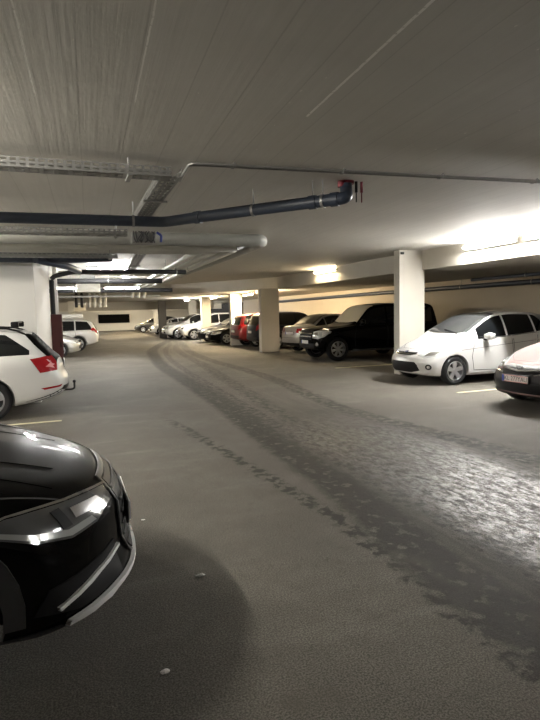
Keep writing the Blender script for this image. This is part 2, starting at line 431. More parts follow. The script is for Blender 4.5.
        return objs if mirror else objs[0]
    def sidepts(s, poly): return [(s.X(a), s.hw, z) for a, z in poly]
    def glass_band(s, sa, sb, low=0.02, top=0.075, rake=0.0, n=14, extra=None):
        """side-window outline between stations sa..sb as an upper/lower function"""
        lo = lambda st: s.zs(st)+low
        hi = lambda st: s.zt(st)-top
        return lo, hi
    def side_glass(s, sa, sb, pillars, rear_slant=0.25, low=0.025, top=0.075, names=None, m_=None, mirror=True, pw=0.03, doors=True):
        lo, hi = s.glass_band(sa, sb, low, top)
        m_ = m_ or dark_glass
        cuts = [sa]+list(pillars)+[sb]; wins = []
        for i in range(len(cuts)-1):
            a = cuts[i]+(pw if i else 0); b = cuts[i+1]-(pw if i < len(cuts)-2 else 0)
            bot = []; topl = []
            N_ = 9
            for k in range(N_+1):
                st = a+(b-a)*k/N_
                l = lo(st); h = hi(st)
                if i == len(cuts)-2:   # slanted rear edge
                    lim = (sb-st)/max(rear_slant, .01)
                    h = min(h, l+max(0.0, lim)*(hi(sb-rear_slant)-lo(sb)) ) if rear_slant > 0 else h
                if h-l > 0.012: bot.append((st, l)); topl.append((st, h))
            if len(bot) < 2: continue
            poly = bot+list(reversed(topl))
            ws = s.patch('side_window', s.sidepts(poly), (0, -1, 0), m_, off=0.005, thick=.012, mirror=mirror)
            wins.append(ws)
        return wins
    def windshield(s, s0, s1, wb, wt, m_=None, name='windshield', grid=.07, bow=0.12):
        X0, X1 = s.X(s0), s.X(s1); pts = []
        for k in range(9):
            t = -1+k/4; pts.append((X0-bow*t*t, wb*t, 3))
        for k in range(9):
            t = 1-k/4; pts.append((X1-bow*.5*t*t, wt*t, 3))
        return s.patch(name, pts, (0, 0, -1), m_ or shield_glass, off=.004, thick=.01, grid=grid)
    def wheels(s, style='five', cover=None, detail=True, rimmat=None):
        sp = s.sp; R = sp['R']; wd = sp.get('tw', .21); rr = R*sp.get('rimr', .68)
        tb = bmesh.new(); prof = [(rr*.97, -wd*.5+.012), (R*.86, -wd*.5-.004), (R*.965, -wd*.42), (R, -wd*.30), (R, wd*.30), (R*.965, wd*.42), (R*.86, wd*.5+.004), (rr*.97, wd*.5-.012)]
        seg = 40; rings = []
        for k in range(seg):
            a = 2*PI*k/seg; rings.append([tb.verts.new((r*math.cos(a), y, r*math.sin(a))) for r, y in prof])
        for k in range(seg):
            for j in range(len(prof)):
                j2 = (j+1) % len(prof)
                tb.faces.new((rings[k][j], rings[(k+1) % seg][j], rings[(k+1) % seg][j2], rings[k][j2]))
        bmesh.ops.recalc_face_normals(tb, faces=tb.faces)
        rb = bmesh.new()   # rim, outer face at -y
        rp = [(rr*.995, -wd*.5+.008), (rr*.93, -wd*.5+.002), (rr*.88, -wd*.5+.03), (rr*.86, wd*.3), (rr*.99, wd*.4)]
        rings = []
        for k in range(seg):
            a = 2*PI*k/seg; rings.append([rb.verts.new((r*math.cos(a), y, r*math.sin(a))) for r, y in rp])
        for k in range(seg):
            for j in range(len(rp)-1): rb.faces.new((rings[k][j], rings[(k+1) % seg][j], rings[(k+1) % seg][j+1], rings[k][j+1]))
        add_cyl(rb, (0, -wd*.5+.045, 0), rr*.20, .05, 'Y', 20)
        ns = {'five': 5, 'ten': 10, 'seven': 7, 'cover': 9, 'steel': 12}[style]
        sw = {'five': .26, 'ten': .11, 'seven': .17, 'cover': .19, 'steel': .16}[style]
        for k in range(ns):
            a = 2*PI*k/ns+PI/2; M = Matrix.Rotation(-a, 4, 'Y')
            w0 = rr*sw*.62; w1 = rr*sw; vs = []
            for (rad, hw_) in ((rr*.12, w0), (rr*.93, w1)):
                for yy in (-wd*.5+.016+(.012 if rad < rr*.5 else 0), -wd*.5+.05):
                    for e in (-1, 1): vs.append(rb.verts.new(M @ Vector((rad, yy, e*hw_))))
            f = lambda *i: rb.faces.new([vs[q] for q in i])
            f(0,1,5,4); f(2,6,7,3); f(0,4,6,2); f(1,3,7,5); f(0,2,3,1); f(4,5,7,6)
        bmesh.ops.recalc_face_normals(rb, faces=rb.faces)
        db = bmesh.new(); add_cyl(db, (0, wd*.1, 0), rr*.86, .03, 'Y', 32)
        first = None
        for st in (sp['foh'], sp['foh']+sp['wb']):
            for sd in (-1, 1):
                if first is None:
                    w_ = link('wheel', tb, rubber, s.root); r_ = link('rim', rb, rimmat or alloy, w_); d_ = link('brake_disc', db, mat('brake_dark', (.05,.05,.05), .5, .6), w_); first = (w_, r_, d_)
                else:
                    w_ = first[0].copy(); COL.objects.link(w_); w_.parent = s.root
                    for c in first[1:]:
                        q = c.copy(); COL.objects.link(q); q.parent = w_
                w_.location = (s.X(st), sd*(s.hw-wd/2-.02), R+.002); w_.rotation_euler = (0, 0, 0 if sd < 0 else PI)
    def mirrors(s, st, z, m_, size=(.11, .20, .13), out=.10):
        for sd in (-1, 1):
            bm = bmesh.new(); y = sd*(s.hw+out-.03)
            add_box(bm, (0, 0, 0), size, 0.0)
            bmesh.ops.subdivide_edges(bm, edges=bm.edges[:], cuts=3, use_grid_fill=True)
            for v in bm.verts:
                d = Vector((v.co.x/size[0]*2, v.co.y/size[1]*2, v.co.z/size[2]*2)); k = max(abs(d.x), abs(d.y), abs(d.z)); l = d.length
                if l > 0: q = d*(k/l)**0.75; v.co = Vector((q.x*size[0]/2, q.y*size[1]/2, q.z*size[2]/2))
                if v.co.y*sd < 0: v.co.z *= .8
            bmesh.ops.translate(bm, verts=bm.verts, vec=(s.X(st), y, z))
            o = link('side_mirror', bm, m_, s.root)
            gb = bmesh.new(); add_box(gb, (s.X(st)-size[0]/2-.001, y, z), (.006, size[1]*.78, size[2]*.7), .002); link('mirror_glass', gb, chrome, o)
            ab = bmesh.new(); add_box(ab, (s.X(st)+.0, sd*(s.hw-.03), z-size[2]*.45), (.07, .16, .035), .01); link('mirror_arm', ab, blk_plastic, o)
    def plate(s, front, z, y=0.0, text=None, w=.52, h=.11, mt=None, st_off=.012, logo=False):
        D = Vector((-1, 0, 0)) if front else Vector((1, 0, 0)); o = Vector((0, y, z))-D*8; h0 = s.bvh.ray_cast(o, D)
        x = h0[0].x + (st_off if front else -st_off)
        bm = bmesh.new(); add_box(bm, (x, y, z), (.012, w, h), .002)
        p = link('license_plate', bm, mt or plate_white, s.root)
        sg = 1 if front else -1
        eb = bmesh.new(); add_box(eb, (x+sg*.0068, y-sg*(w/2-.025), z), (.002, .042, h*.94)); link('country_band', eb, plate_blue, p)
        fb = bmesh.new(); add_box(fb, (x-sg*.009, y, z), (.012, w+.025, h+.025), .003); link('plate_holder', fb, blk_plastic, p)
        if text:
            me = text_mesh(text, h*.92); bb = bmesh.new(); bb.from_mesh(me)
            ys = [v.co.x for v in bb.verts]; sc_ = (w*.86)/(max(ys)-min(ys)); cx = (max(ys)+min(ys))/2
            for v in bb.verts:
                a = (v.co.x-cx)*sc_; v.co = Vector((x+sg*.007+v.co.z*.5, y+sg*(a+.02), z+v.co.y))
            link('plate_lettering', bb, plate_ink, p, smooth=False)
            for e in (-1, 1):
                rb = bmesh.new(); add_box(rb, (x+sg*.0068, y+sg*.02, z+e*h*.44), (.002, w*.9, .006)); link('plate_border', rb, mat('plate_red', (.5,.05,.05), .4), p)
        return p
    def doors(s, polys, paint):
        for poly in polys:
            s.ribbon('door_seam', s.sidepts(poly), (0, -1, 0), .012, blk_plastic, off=.0015, thick=.006, mirror=True, closed=True)
    def handle(s, st, z, m_):
        for sd in (-1, 1):
            bm = bmesh.new(); add_box(bm, (s.X(st), sd*(s.hw+.012), z), (.19, .03, .03), .01); link('door_handle', bm, m_, s.root)
    def sideline(s, name, pts, w, m_, **k): return s.ribbon(name, s.sidepts(pts), (0, -1, 0), w, m_, mirror=True, **k)
    def arch_trim(s, m_, w=.06, off=.008):
        sp = s.sp; R = sp['R']+sp.get('gap', .045)+w/2-.006
        for st in (sp['foh'], sp['foh']+sp['wb']):
            cz = sp['R']+sp.get('lift', 0.0)+.01; pts = []
            for k in range(17):
                a = math.radians(-8+196*k/16); pts.append((s.X(st)+R*math.cos(a), s.hw, max(cz+R*math.sin(a), s.z0(st)+.03)))
            s.ribbon('wheel_arch_trim', pts, (0, -1, 0), w, m_, off=off, thick=.02, mirror=True)

def paint(name, col, rough=.3, metal=0.0): return mat(name, col, rough, metal, coat=1.0)
def base_hatch(L=3.95, W=1.72, H=1.48, **kw):
    k = H/1.48; q = L/3.95; w = W/2
    d = dict(L=L, W=W, R=.305, foh=.80*q, wb=2.49*q, gap=.04, cr=.055,
        zt=[(0,.60),(.05*q,.68),(.18*q,.76),(.5*q,.86),(.9*q,.96),(1.08*q,1.01*k),(1.55*q,1.26*k),(1.85*q,1.395*k),(2.15*q,1.46*k),(2.5*q,1.48*k),(3.0*q,1.465*k),(3.45*q,1.41*k),(3.62*q,1.36*k),(3.78*q,1.16*k),(3.88*q,.98*k),(3.95*q,.86*k)],
        zs=[(0,.50),(.2*q,.66),(.5*q,.77),(1.0*q,.90),(1.6*q,.95),(2.6*q,1.01),(3.4*q,1.06),(3.8*q,.98),(3.95*q,.78)],
        z0=[(0,.24),(.25*q,.19),(.6*q,.18),(3.3*q,.19),(3.8*q,.26),(3.95*q,.34)],
        w=[(0,w*.90),(.35*q,w*.96),(.8*q,w*.995),(2*q,w),(3.1*q,w*.995),(3.7*q,w*.95),(3.95*q,w*.88)],
        wr=[(0,w*.80),(.5*q,w*.84),(1.05*q,w*.86),(1.6*q,w*.76),(2.2*q,w*.67),(3.1*q,w*.655),(3.6*q,w*.66),(3.95*q,w*.72)],
        bowf=.40, bowr=.20, fl=[(0,.10),(.25,.05),(.45,0),(.65,.06),(.8,.20),(1.2,.3)], rl=[(0,0),(2,0)])
    d.update(kw); return d
def hatch_common(c, q, m_paint, light_mat=None, tail=True):
    """lamps, seams, glass that any hatchback of this shape carries"""
    S = c.sp
    c.windshield(1.10*q, 2.02*q, c.hw*.80, c.hw*.64)
    c.side_glass(1.42*q, 3.55*q, [2.22*q, 3.05*q], rear_slant=.35*q)
# ------------------------------------------------------------------ paints
white_paint = paint('white_paint', (.56,.56,.55), .3)
black_paint = mat('black_paint', (.0012,.0012,.0014), .3, coat=.32, spec=.02)
pink_silver = mat('rose_silver_paint', (.22,.155,.148), .6, 0.0, coat=.04, spec=.06)
silver_paint = paint('silver_paint', (.42,.41,.39), .32, .55)
red_paint = paint('red_paint', (.15,.007,.009), .35)
navy_paint = mat('navy_paint', (.004,.005,.010), .3, coat=.6, spec=.15)
grey_clad = mat('grey_cladding', (.030,.030,.031), .6, spec=.25)
lamp_mid = mat('headlamp_mid', (.15,.155,.16), .12, metal=.4, coat=1.0)
seam_m = mat('seam_dark', (.03,.03,.03), .7)
satin = mat('satin_silver', (.62,.63,.63), .30, metal=.85)

def corner_lamp(c, pts, m_=None, name='headlight', D=(-1,-.9,-.45), inner=None, grid=.05, off=.006):
    P = [(c.X(a), y, z) for a, y, z in pts]
    hs = c.patch(name, P, D, m_ or lamp_glass, off=off, thick=.02, grid=grid, mirror=True)
    return hs
def sub_lamp(c, hs, pts, m_, name, D=(-1,-.9,-.45), off=.009):
    qs = c.patch(name, [(c.X(a), y, z) for a, y, z in pts], D, m_, off=off, thick=.006, grid=.05, mirror=True)
    for h, q in zip(hs, qs): q.parent = h
    return qs
def fpatch(c, name, yz, m_, off=.006, **k): return c.patch(name, [(c.L/2, y, z) for y, z in yz], (-1, 0, 0), m_, off=off, **k)
def rpatch(c, name, yz, m_, off=.006, **k): return c.patch(name, [(-c.L/2, y, z) for y, z in yz], (1, 0, 0), m_, off=off, **k)
def sym(half): return half + [(-y, z) for y, z in reversed(half)]
def oval(cy, cz, a, b, n=20): return [(cy+a*math.cos(2*PI*k/n), cz+b*math.sin(2*PI*k/n)) for k in range(n)]
def fline(c, name, yz, w, m_, **k): return c.ribbon(name, [(c.L/2, y, z) for y, z in yz], (-1, 0, 0), w, m_, **k)
def rline(c, name, yz, w, m_, **k): return c.ribbon(name, [(-c.L/2, y, z) for y, z in yz], (1, 0, 0), w, m_, **k)
def roof_rails(c, s0, s1, y, m_, lift=.05):
    for sd in (-1, 1):
        pts = []; n = 12
        for k in range(n+1):
            st = s0+(s1-s0)*k/n; e = min(1, min(k, n-k)/1.5); pts.append((c.X(st), sd*y, c.zt(st)-.035+lift*e))
        link('roof_rail', tube(pts, .016, seg=8), m_, c.root)
def hatch_rear(c, q, zg0, zg1, hw0, hw1, lampc, plate_z, wiper=True, mt=None):
    rpatch(c, 'rear_window', [(-hw0, zg0), (hw0, zg0), (hw1, zg1), (-hw1, zg1)], dark_glass, off=.005)
    if wiper: rline(c, 'rear_wiper', [(0, zg0+.02), (-hw0*.7, zg0+.05)], .018, blk_plastic, off=.018)

# ---- small white hatchback (front towards the lane)
def hatch_front(name, label, loc, rz, pm, group=None, detail=True, **kw):
    sp = base_hatch(paint=pm, **kw); c = Car(sp, name, label, loc, rz, group=group); q = sp['L']/3.95; w = c.hw/.86
    hatch_common(c, q, pm)
    D = (-1,-.9,-.45)
    fpatch(c, 'lower_grille', sym([(.30*w,.27),(.50*w,.32),(.46*w,.44),(.40*w,.50)]), blk_plastic)
    g = fpatch(c, 'upper_grille', sym([(.22*w,.635),(.36*w,.665),(.34*w,.695)]), blk_plastic)
    b = fline(c, 'chrome_bar', [(.34*w,.672),(.18*w,.655),(0,.650),(-.18*w,.655),(-.34*w,.672)], .016, chrome, off=.012); b.parent = g
    e = fpatch(c, 'oval_emblem', oval(0,.70,.055,.024), chrome, off=.010, thick=.01); e2 = fpatch(c, 'emblem_field', oval(0,.70,.045,.017), mat('emblem_blue', (.02,.03,.09), .3), off=.014, thick=.006); e2.parent = e
    hs = corner_lamp(c, [(.10,.44*w,.655),(.12,.62*w,.605),(.30,.78*w,.645),(.62*q,.82*w,.80),(.80*q,.80*w,.875),(.62*q,.70*w,.855),(.30,.55*w,.745)], m_=lamp_glass)
    sub_lamp(c, hs, [(.16,.60*w,.635),(.30,.74*w,.660),(.45,.77*w,.73),(.30,.62*w,.715)], chrome, 'reflector')
    fs = c.patch('fog_light', [(c.X(.25), .66*w+.075*math.cos(t), .40+.06*math.sin(t)) for t in [2*PI*k/12 for k in range(12)]], (-1,-.5,0), blk_plastic, off=.006, mirror=True)
    f2 = c.patch('fog_lens', [(c.X(.25), .66*w+.04*math.cos(t), .40+.035*math.sin(t)) for t in [2*PI*k/12 for k in range(12)]], (-1,-.5,0), chrome, off=.010, thick=.006, mirror=True)
    for a_, b_ in zip(fs, f2): b_.parent = a_
    # doors and seams
    zb = lambda st: c.zs(st*q)+.012
    c.doors([[(1.28*q,.30),(1.22*q,.60),(1.30*q,zb(1.30)),(2.32*q,zb(2.32)),(2.36*q,.60),(2.32*q,.27)],
             [(2.38*q,.27),(2.40*q,.60),(2.36*q,zb(2.36)),(3.08*q,zb(3.08)),(3.06*q,.66),(2.86*q,.42),(2.80*q,.27)]], pm)
    c.sideline('side_crease', [(.95*q,.74),(1.8*q,.80),(2.8*q,.87),(3.5*q,.92)], .008, seam_m, off=.001, thick=.004)
    c.sideline('sill_trim', [(1.2*q,.225),(2.0*q,.22),(2.9*q,.225)], .05, pm, off=.012, thick=.02)
    c.handle(2.20*q, .86, pm); c.handle(2.96*q, .90, pm)
    c.mirrors(1.58*q, 1.02, pm, size=(.15,.26,.17), out=.13)
    # bonnet seam, wiper, antenna
    c.ribbon('bonnet_seam', [(c.X(.28), .0, 2),(c.X(.32), .35*w, 2),(c.X(.55), .60*w, 2),(c.X(1.02*q), .73*w, 2)], (0,0,-1), .008, seam_m, off=.001, thick=.004, mirror=True)
    c.ribbon('windshield_wiper', [(c.X(1.12*q), .50*w, 2),(c.X(1.22*q), -.05*w, 2)], (0,0,-1), .02, blk_plastic, off=.012)
    c.ribbon('windshield_wiper', [(c.X(1.12*q), -.05*w, 2),(c.X(1.22*q), -.55*w, 2)], (0,0,-1), .02, blk_plastic, off=.012)
    tl = c.patch('tail_light', [(c.X(a), y, z) for a, y, z in [(3.60*q,.80*w,.90),(3.80*q,.76*w,.84),(3.86*q,.68*w,.92),(3.70*q,.66*w,1.16),(3.56*q,.70*w,1.16)]], (1,-.9,0), red_lens, off=.006, mirror=True)
    c.wheels('ten' if False else 'five')
    return c

# ---- generic cars for the rows behind
def suv_spec(L, W, H, pm, **kw):
    q = L/4.5; w = W/2; k = H/1.70
    d = dict(L=L, W=W, paint=pm, R=.35, foh=.88*q, wb=2.65*q, gap=.05, cr=.06,
        zt=[(0,.70*k),(.05,.80*k),(.15,.92*k),(.5*q,1.0*k),(1.1*q,1.08*k),(1.3*q,1.14*k),(1.75*q,1.45*k),(2.05*q,1.62*k),(2.4*q,1.69*k),(3.2*q,1.70*k),(4.0*q,1.64*k),(4.2*q,1.55*k),(4.36*q,1.25*k),(4.46*q,1.05*k),(L,.9*k)],
        zs=[(0,.58*k),(.2,.80*k),(.5*q,.90*k),(1.2*q,1.0*k),(2.6*q,1.06*k),(4.0*q,1.10*k),(4.35*q,1.05*k),(L,.80*k)],
        z0=[(0,.34),(.3,.27),(.6,.26),(3.8*q,.27),(4.3*q,.34),(L,.42)],
        w=[(0,w*.90),(.4,w*.97),(.9,w),(3.6*q,w),(4.2*q,w*.96),(L,w*.90)],
        wr=[(0,w*.82),(.5,w*.86),(1.2*q,w*.86),(2.1*q,w*.74),(3.6*q,w*.72),(4.2*q,w*.72),(L,w*.76)],
        bowf=.30, bowr=.16, powf=3.0, fl=[(0,.08),(.4,.02),(.6,0),(.8,.04),(1.0,.14),(1.3,.2)], rl=[(0,.06),(.5,0),(2,0)])
    d.update(kw); return d
def generic(name, label, loc, rz, sp, ws, sg, pillars, fam='suv', style='five', rails=False, group=None, handles=True, slant=.25, tailtype='tall', plate_rear=True, glass=None):
    c = Car(sp, name, label, loc, rz, group=group); w = c.hw; q = sp['L']; H = max(z for _, z in sp['zt'])
    c.windshield(ws[0], ws[1], w*.82, w*.68, m_=glass)
    c.side_glass(sg[0], sg[1], pillars, rear_slant=slant, top=.08)
    zh = c.zt(.25)
    # front
    fpatch(c, 'grille', sym([(w*.40, zh*.62), (w*.44, zh*.82), (w*.40, zh*.86)]), blk_plastic)
    fline(c, 'grille_bar', [(w*.40, zh*.74), (-w*.40, zh*.74)], .025, chrome, off=.012)
    fpatch(c, 'lower_intake', sym([(w*.55, .34), (w*.60, .44), (w*.50, .50)]), blk_plastic)
    hs = corner_lamp(c, [(.1, w*.52, zh*.70), (.2, w*.86, zh*.72), (.5, w*.96, zh*.80), (.62, w*.93, zh*.92), (.3, w*.75, zh*.90), (.12, w*.52, zh*.84)])
    sub_lamp(c, hs, [(.12, w*.60, zh*.74), (.2, w*.78, zh*.75), (.3, w*.78, zh*.86), (.14, w*.60, zh*.83)], chrome, 'reflector')
    c.plate(True, .50 if fam == 'suv' else .42)
    # rear
    L = c.L
    rz0 = c.zt(L-.25)
    if fam == 'suv':
        rpatch(c, 'rear_window', [(-w*.70, H*.66), (w*.70, H*.66), (w*.62, H*.88), (-w*.62, H*.88)], dark_glass)
        c.patch('tail_light', [(c.X(a), y, z) for a, y, z in [(L-.28,w*.98,H*.62),(L-.05,w*.72,H*.50),(L-.05,w*.74,H*.62),(L-.3,w*.80,H*.74),(L-.42,w*.92,H*.68)]], (1,-.9,0), red_lens, mirror=True)
        if plate_rear: c.plate(False, H*.47)
        rpatch(c, 'rear_bumper_trim', sym([(w*.70, .42), (w*.78, .52), (w*.70, .56)]), grey_clad)
    zz = c.zs
    cuts = [sg[0]+.1] + list(pillars)
    for i in range(len(cuts)-1):
        a, b = cuts[i], cuts[i+1]
        c.doors([[(a, .36), (a-.02, .7), (a+.04, zz(a)+.01), (b-.01, zz(b)+.01), (b+.01, .7), (b-.02, .36)]], sp['paint'])
        if handles: c.handle(b-.16, zz(b)-.11, sp['paint'])
    c.mirrors(sg[0]+.16, zz(sg[0])+.09, sp['paint'])
    if rails: roof_rails(c, ws[1]+.1, L-.65, w*.62, satin if rails == 'silver' else blk_plastic)
    c.wheels(style)
    return c
def sedan_spec(L, W, H, pm, **kw):
    q = L/4.6; w = W/2; k = H/1.45
    d = dict(L=L, W=W, paint=pm, R=.32, foh=.85*q, wb=2.76*q, gap=.04, cr=.05,
        zt=[(0,.58),(.05,.66),(.18,.74),(.5,.83),(1.2*q,.96),(1.42*q,1.01),(1.8*q,1.22),(2.15*q,1.38),(2.5*q,1.445),(2.9*q,1.45),(3.3*q,1.39),(3.7*q,1.20),(3.95*q,1.07),(4.1*q,1.045),(4.4*q,1.03),(4.53*q,1.0),(4.58*q,.92),(L,.84)],
        zs=[(0,.50),(.2,.64),(.5,.74),(1.2*q,.87),(2.6*q,.93),(3.9*q,.97),(4.4*q,.93),(L,.76)],
        z0=[(0,.25),(.3,.19),(.6,.17),(3.9*q,.19),(4.4*q,.26),(L,.34)],
        w=[(0,w*.88),(.4,w*.96),(.9,w),(3.6*q,w),(4.3*q,w*.96),(L,w*.90)],
        wr=[(0,w*.80),(.5,w*.84),(1.4*q,w*.84),(2.2*q,w*.70),(3.2*q,w*.67),(3.9*q,w*.76),(4.4*q,w*.80),(L,w*.80)],
        bowf=.38, bowr=.24, hk=k, fl=[(0,.08),(.3,.02),(.5,0),(.7,.10),(.9,.2)], rl=[(0,.10),(.4,.02),(.6,0),(.9,.04),(1.2,.1)])
    d['zt'] = [(a, b*k) for a, b in d['zt']]; d['zs'] = [(a, b*k) for a, b in d['zs']]
    d.update(kw); return d
# ------------------------------------------------------------------ setting
M_floor = floor_material(); M_ceil = ceiling_material()
M_beam = plaster('painted_beam', (.46,.43,.37), (.56,.53,.46), 1.5)
M_col = plaster('painted_column', (.50,.47,.41), (.58,.55,.48), 2.0)
M_wallL = plaster('white_wall', (.66,.65,.62), (.74,.73,.70), 1.2)
M_wallR = plaster('beige_wall', (.46,.40,.31), (.54,.47,.37), 1.0)
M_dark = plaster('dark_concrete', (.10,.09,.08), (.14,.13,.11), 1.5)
def struct(name, bm, m_, **k):
    o = link(name, bm, m_, smooth=False); o['kind'] = 'structure'; return o
fb = box((3.5, 28, -.1), (23, 76, .2)); struct('floor', fb, M_floor)
# main ceiling and the lower slab over the right-hand bays and the far wing
cb_ = prism([(-8,-10),(8.5,-10),(8.5,21.4),(4.4,27.3),(-1.5,34.5),(-8,34.5)], 3.1, 3.3); struct('ceiling', cb_, M_ceil)
lo = prism([(8.5,-10),(15,-10),(15,66),(-8,66),(-8,34.5),(-1.5,34.5),(4.4,27.3),(8.5,21.4)], 2.62, 3.3); struct('ceiling_lower_slab', lo, M_beam)
struct('wall_right', box((13.15, 15, 1.55), (.3, 50, 3.1)), M_wallR)
struct('wall_back', box((3.5, -9.9, 1.6), (23, .3, 3.2)), M_wallL)
struct('wall_left', box((-5.9, 28, 1.6), (.3, 76, 3.2)), M_wallL)
struct('wall_left_pier', prism([(-5.8,11.25),(-.50,11.25),(-.31,14.3),(-5.8,14.3)], 0, 3.1), M_wallL)
struct('wall_far', box((3.5, 62.3, 1.3), (23, .3, 2.7)), M_wallL)
# far wing: dark opening in the end wall and the low cross beams
struct('window_1', box((5.15, 62.05, 1.33), (3.3, .2, .95), .02), mat('opening_dark', (.004,.004,.004), .9, spec=.1))
struct('trim_1', box((6.2, 41.2, 2.33), (9.4, .5, .60)), M_beam)
struct('trim_2', box((4.5, 50.0, 2.36), (19, .5, .52)), M_beam)
struct('trim_3', box((-2.6, 40.0, 2.36), (6, .4, .52)), M_beam)
def column(x0, x1, y0, y1, z1, label, m_=None, group=None):
    bm = box(((x0+x1)/2, (y0+y1)/2, z1/2), (x1-x0, y1-y0, z1), .012)
    o = link('column', bm, m_ or M_col, smooth=False); tag(o, label, 'column', group); return o
c1 = column(7.83, 8.58, 11.5, 11.75, 3.099, 'pale painted concrete column behind the white hatchback, nearest of the row')
sb_ = bmesh.new(); add_box(sb_, (7.9, 11.485, 3.02), (.09, .05, .06), .01); link('sensor_box', sb_, blk_plastic, c1)
column(7.55, 8.35, 20.9, 21.2, 2.62, 'wide pale column between the dark blue car and the silver saloon')
column(7.88, 8.47, 26.3, 26.6, 2.62, 'pale column between the red car and the dark saloons')
column(7.74, 8.3, 31.9, 32.2, 2.62, 'pale column between the dark saloons and the white off-roader')
column(8.05, 8.6, 37.0, 37.3, 2.62, 'slim lit column rising behind the two white off-roaders')
column(6.2, 6.72, 38.2, 38.6, 2.62, 'brown column left of the white cars', M_dark)  # darker brown base colour than the other columns
column(7.22, 7.55, 47.0, 47.3, 2.62, 'pale lit column beside the brown one, far down the lane')
column(.25, .65, 37.0, 37.4, 2.62, 'pale column far down the left side behind the white estate')
column(-.235, -.13, 15.6, 15.9, 3.099, 'narrow white column behind the red cabinet', M_wallL)
for nm, sx, x, z in (('far',0,4.15,0),):
    pass
# parking bay lines
pl_m = mat('parking_line_paint', (.46,.42,.27), .7, var=.25, bscale=14)
for (x0, y0, x1, lab) in ((7.05, 8.42, 11.8, 'worn yellow bay line between the white hatchback and the rose car'),
                          (7.2, 13.75, 12.0, 'worn yellow bay line beside the black off-roader'),
                          (-4.6, 9.05, -.12, 'worn pale bay line on the floor beside the white estate with the tow bar'),):
    bm = box(((x0+x1)/2, y0, .002), (abs(x1-x0), .09, .003)); tag(link('parking_line', bm, pl_m, smooth=False), lab, 'floor marking')

# ------------------------------------------------------------------ lamps
def lamp_mat(name, col, s):
    return mat(name, col, .4, emit=col, estr=s)
LAMP_GAIN = 3.0
M_house = mat('lamp_housing', (.70,.70,.68), .4)
def ceil_at(x, y):
    if x > 8.5: return 2.62
    if y > 21.4 and (x > 4.4 and (x-4.4)/4.1 > 1-(y-21.4)/5.9 or x <= 4.4 and y > 27.3+(4.4-x)*7.2/5.9): return 2.62
    return 3.1
def lamp(x, y, z, L, along, col, power, label, side=False, n='fluorescent_lamp', rz=None):
    a = rz if rz is not None else (PI/2 if along == 'Y' else 0)
    t = empty(n, (x, y, z), a, label, 'lamp')
    if side: link('housing', box((0, -.062, 0), (L, .05, .11), .008), M_house, t)
    else:
        link('housing', box((0, 0, .045), (L, .09, .05), .008), M_house, t); gap = ceil_at(x, y)-z-.07
        if gap > .012:
            for s_ in (-.35, .35):
                bm = bmesh.new(); add_cyl(bm, (s_*L, 0, .07+gap/2), .006, gap, 'Z', 8); link('hanger_rod', bm, M_house, t)
    st = LAMP_GAIN*power/(PI*.036*L*PI); e = 'tube_glow_%d_%d' % (round(col[2]*100), round(st))
    bm = bmesh.new(); add_cyl(bm, (0, 0, 0), .018, L-.06, 'X', 10); link('tube', bm, lamp_mat(e, col, st), t)
    for s_ in (-1, 1): link('tube_holder', box((s_*(L/2-.02), -.02 if side else 0, 0 if side else .012), (.03, .07 if side else .05, .05), .004), M_house, t)
    return t
cool = (1.0, .98, .94); warm = (1.0, .80, .50); mid_ = (1.0, .94, .83)
lamp(8.405, 9.15, 2.97, 1.5, 'Y', cool, 66, 'bright white tube lamp on the beam above the white hatchback', True)
lamp(8.405, 7.45, 2.97, 1.5, 'Y', cool, 72, 'bright white tube lamp on the beam at the right edge', True)
lamp(8.405, 16.8, 3.0, 1.6, 'Y', warm, 20, 'warm tube lamp on the beam above the black off-roader', True)
lamp(8.45, 25.2, 2.50, 1.4, 'Y', warm, 75, 'warm tube lamp just left of the wide column, above the red car')
lamp(8.75, 22.85, 2.52, .8, 'Y', warm, 60, 'added tube lamp, unseen behind the wide column, brightening the right wall')  # added fill lamp, kept out of sight, to warm the right wall
lamp(8.0, 30.0, 2.53, 1.2, 'Y', warm, 90, 'warm tube lamp above the dark saloons')
lamp(7.1, 33.0, 2.50, 1.2, 'Y', mid_, 80, 'far small tube lamp above the white off-roaders')
lamp(11.0, 45, 2.53, 1.5, 'X', mid_, 90, 'tube lamp over the far right bays')
lamp(-2.0, 4.45, 3.02, 1.4, 'Y', mid_, 52, 'tube lamp above the near left bays')
lamp(-3.2, 8.6, 3.02, 1.4, 'Y', mid_, 60, 'added tube lamp, out of view above the white estate, brightening the wall end')  # added fill lamp outside the frame for the front of the white pier
lamp(.10, 20.2, 2.62, .62, 'X', cool, 34, 'short bright tube lamp left of the white hanging box')
lamp(2.0, 20.2, 2.62, 1.25, 'X', cool, 50, 'bright tube lamp right of the white hanging box')
lamp(1.25, 16.1, 2.97, 1.2, 'X', cool, 30, 'bright tube lamp between the ceiling pipes')
lamp(.75, 33.0, 2.95, .8, 'Y', cool, 60, 'small bright lamp over the left far bays, nearest of three')
lamp(.95, 44.0, 2.5, .8, 'Y', cool, 60, 'small bright lamp over the left far bays, middle of three')
lamp(1.3, 55.0, 2.3, .8, 'Y', cool, 60, 'small bright lamp over the left far bays, farthest of three')
lamp(4.5, 46.0, 2.53, 1.5, 'X', warm, 90, 'lamp over the far lane')
lamp(6.8, 55.0, 2.53, 1.5, 'X', warm, 90, 'lamp over the far end of the lane')
lamp(8.405, -1.5, 2.97, 1.5, 'Y', cool, 34, 'added tube lamp, out of view on the beam right of the camera, lifting the ceiling', True)  # weak fill lamp added outside the frame to brighten the near ceiling

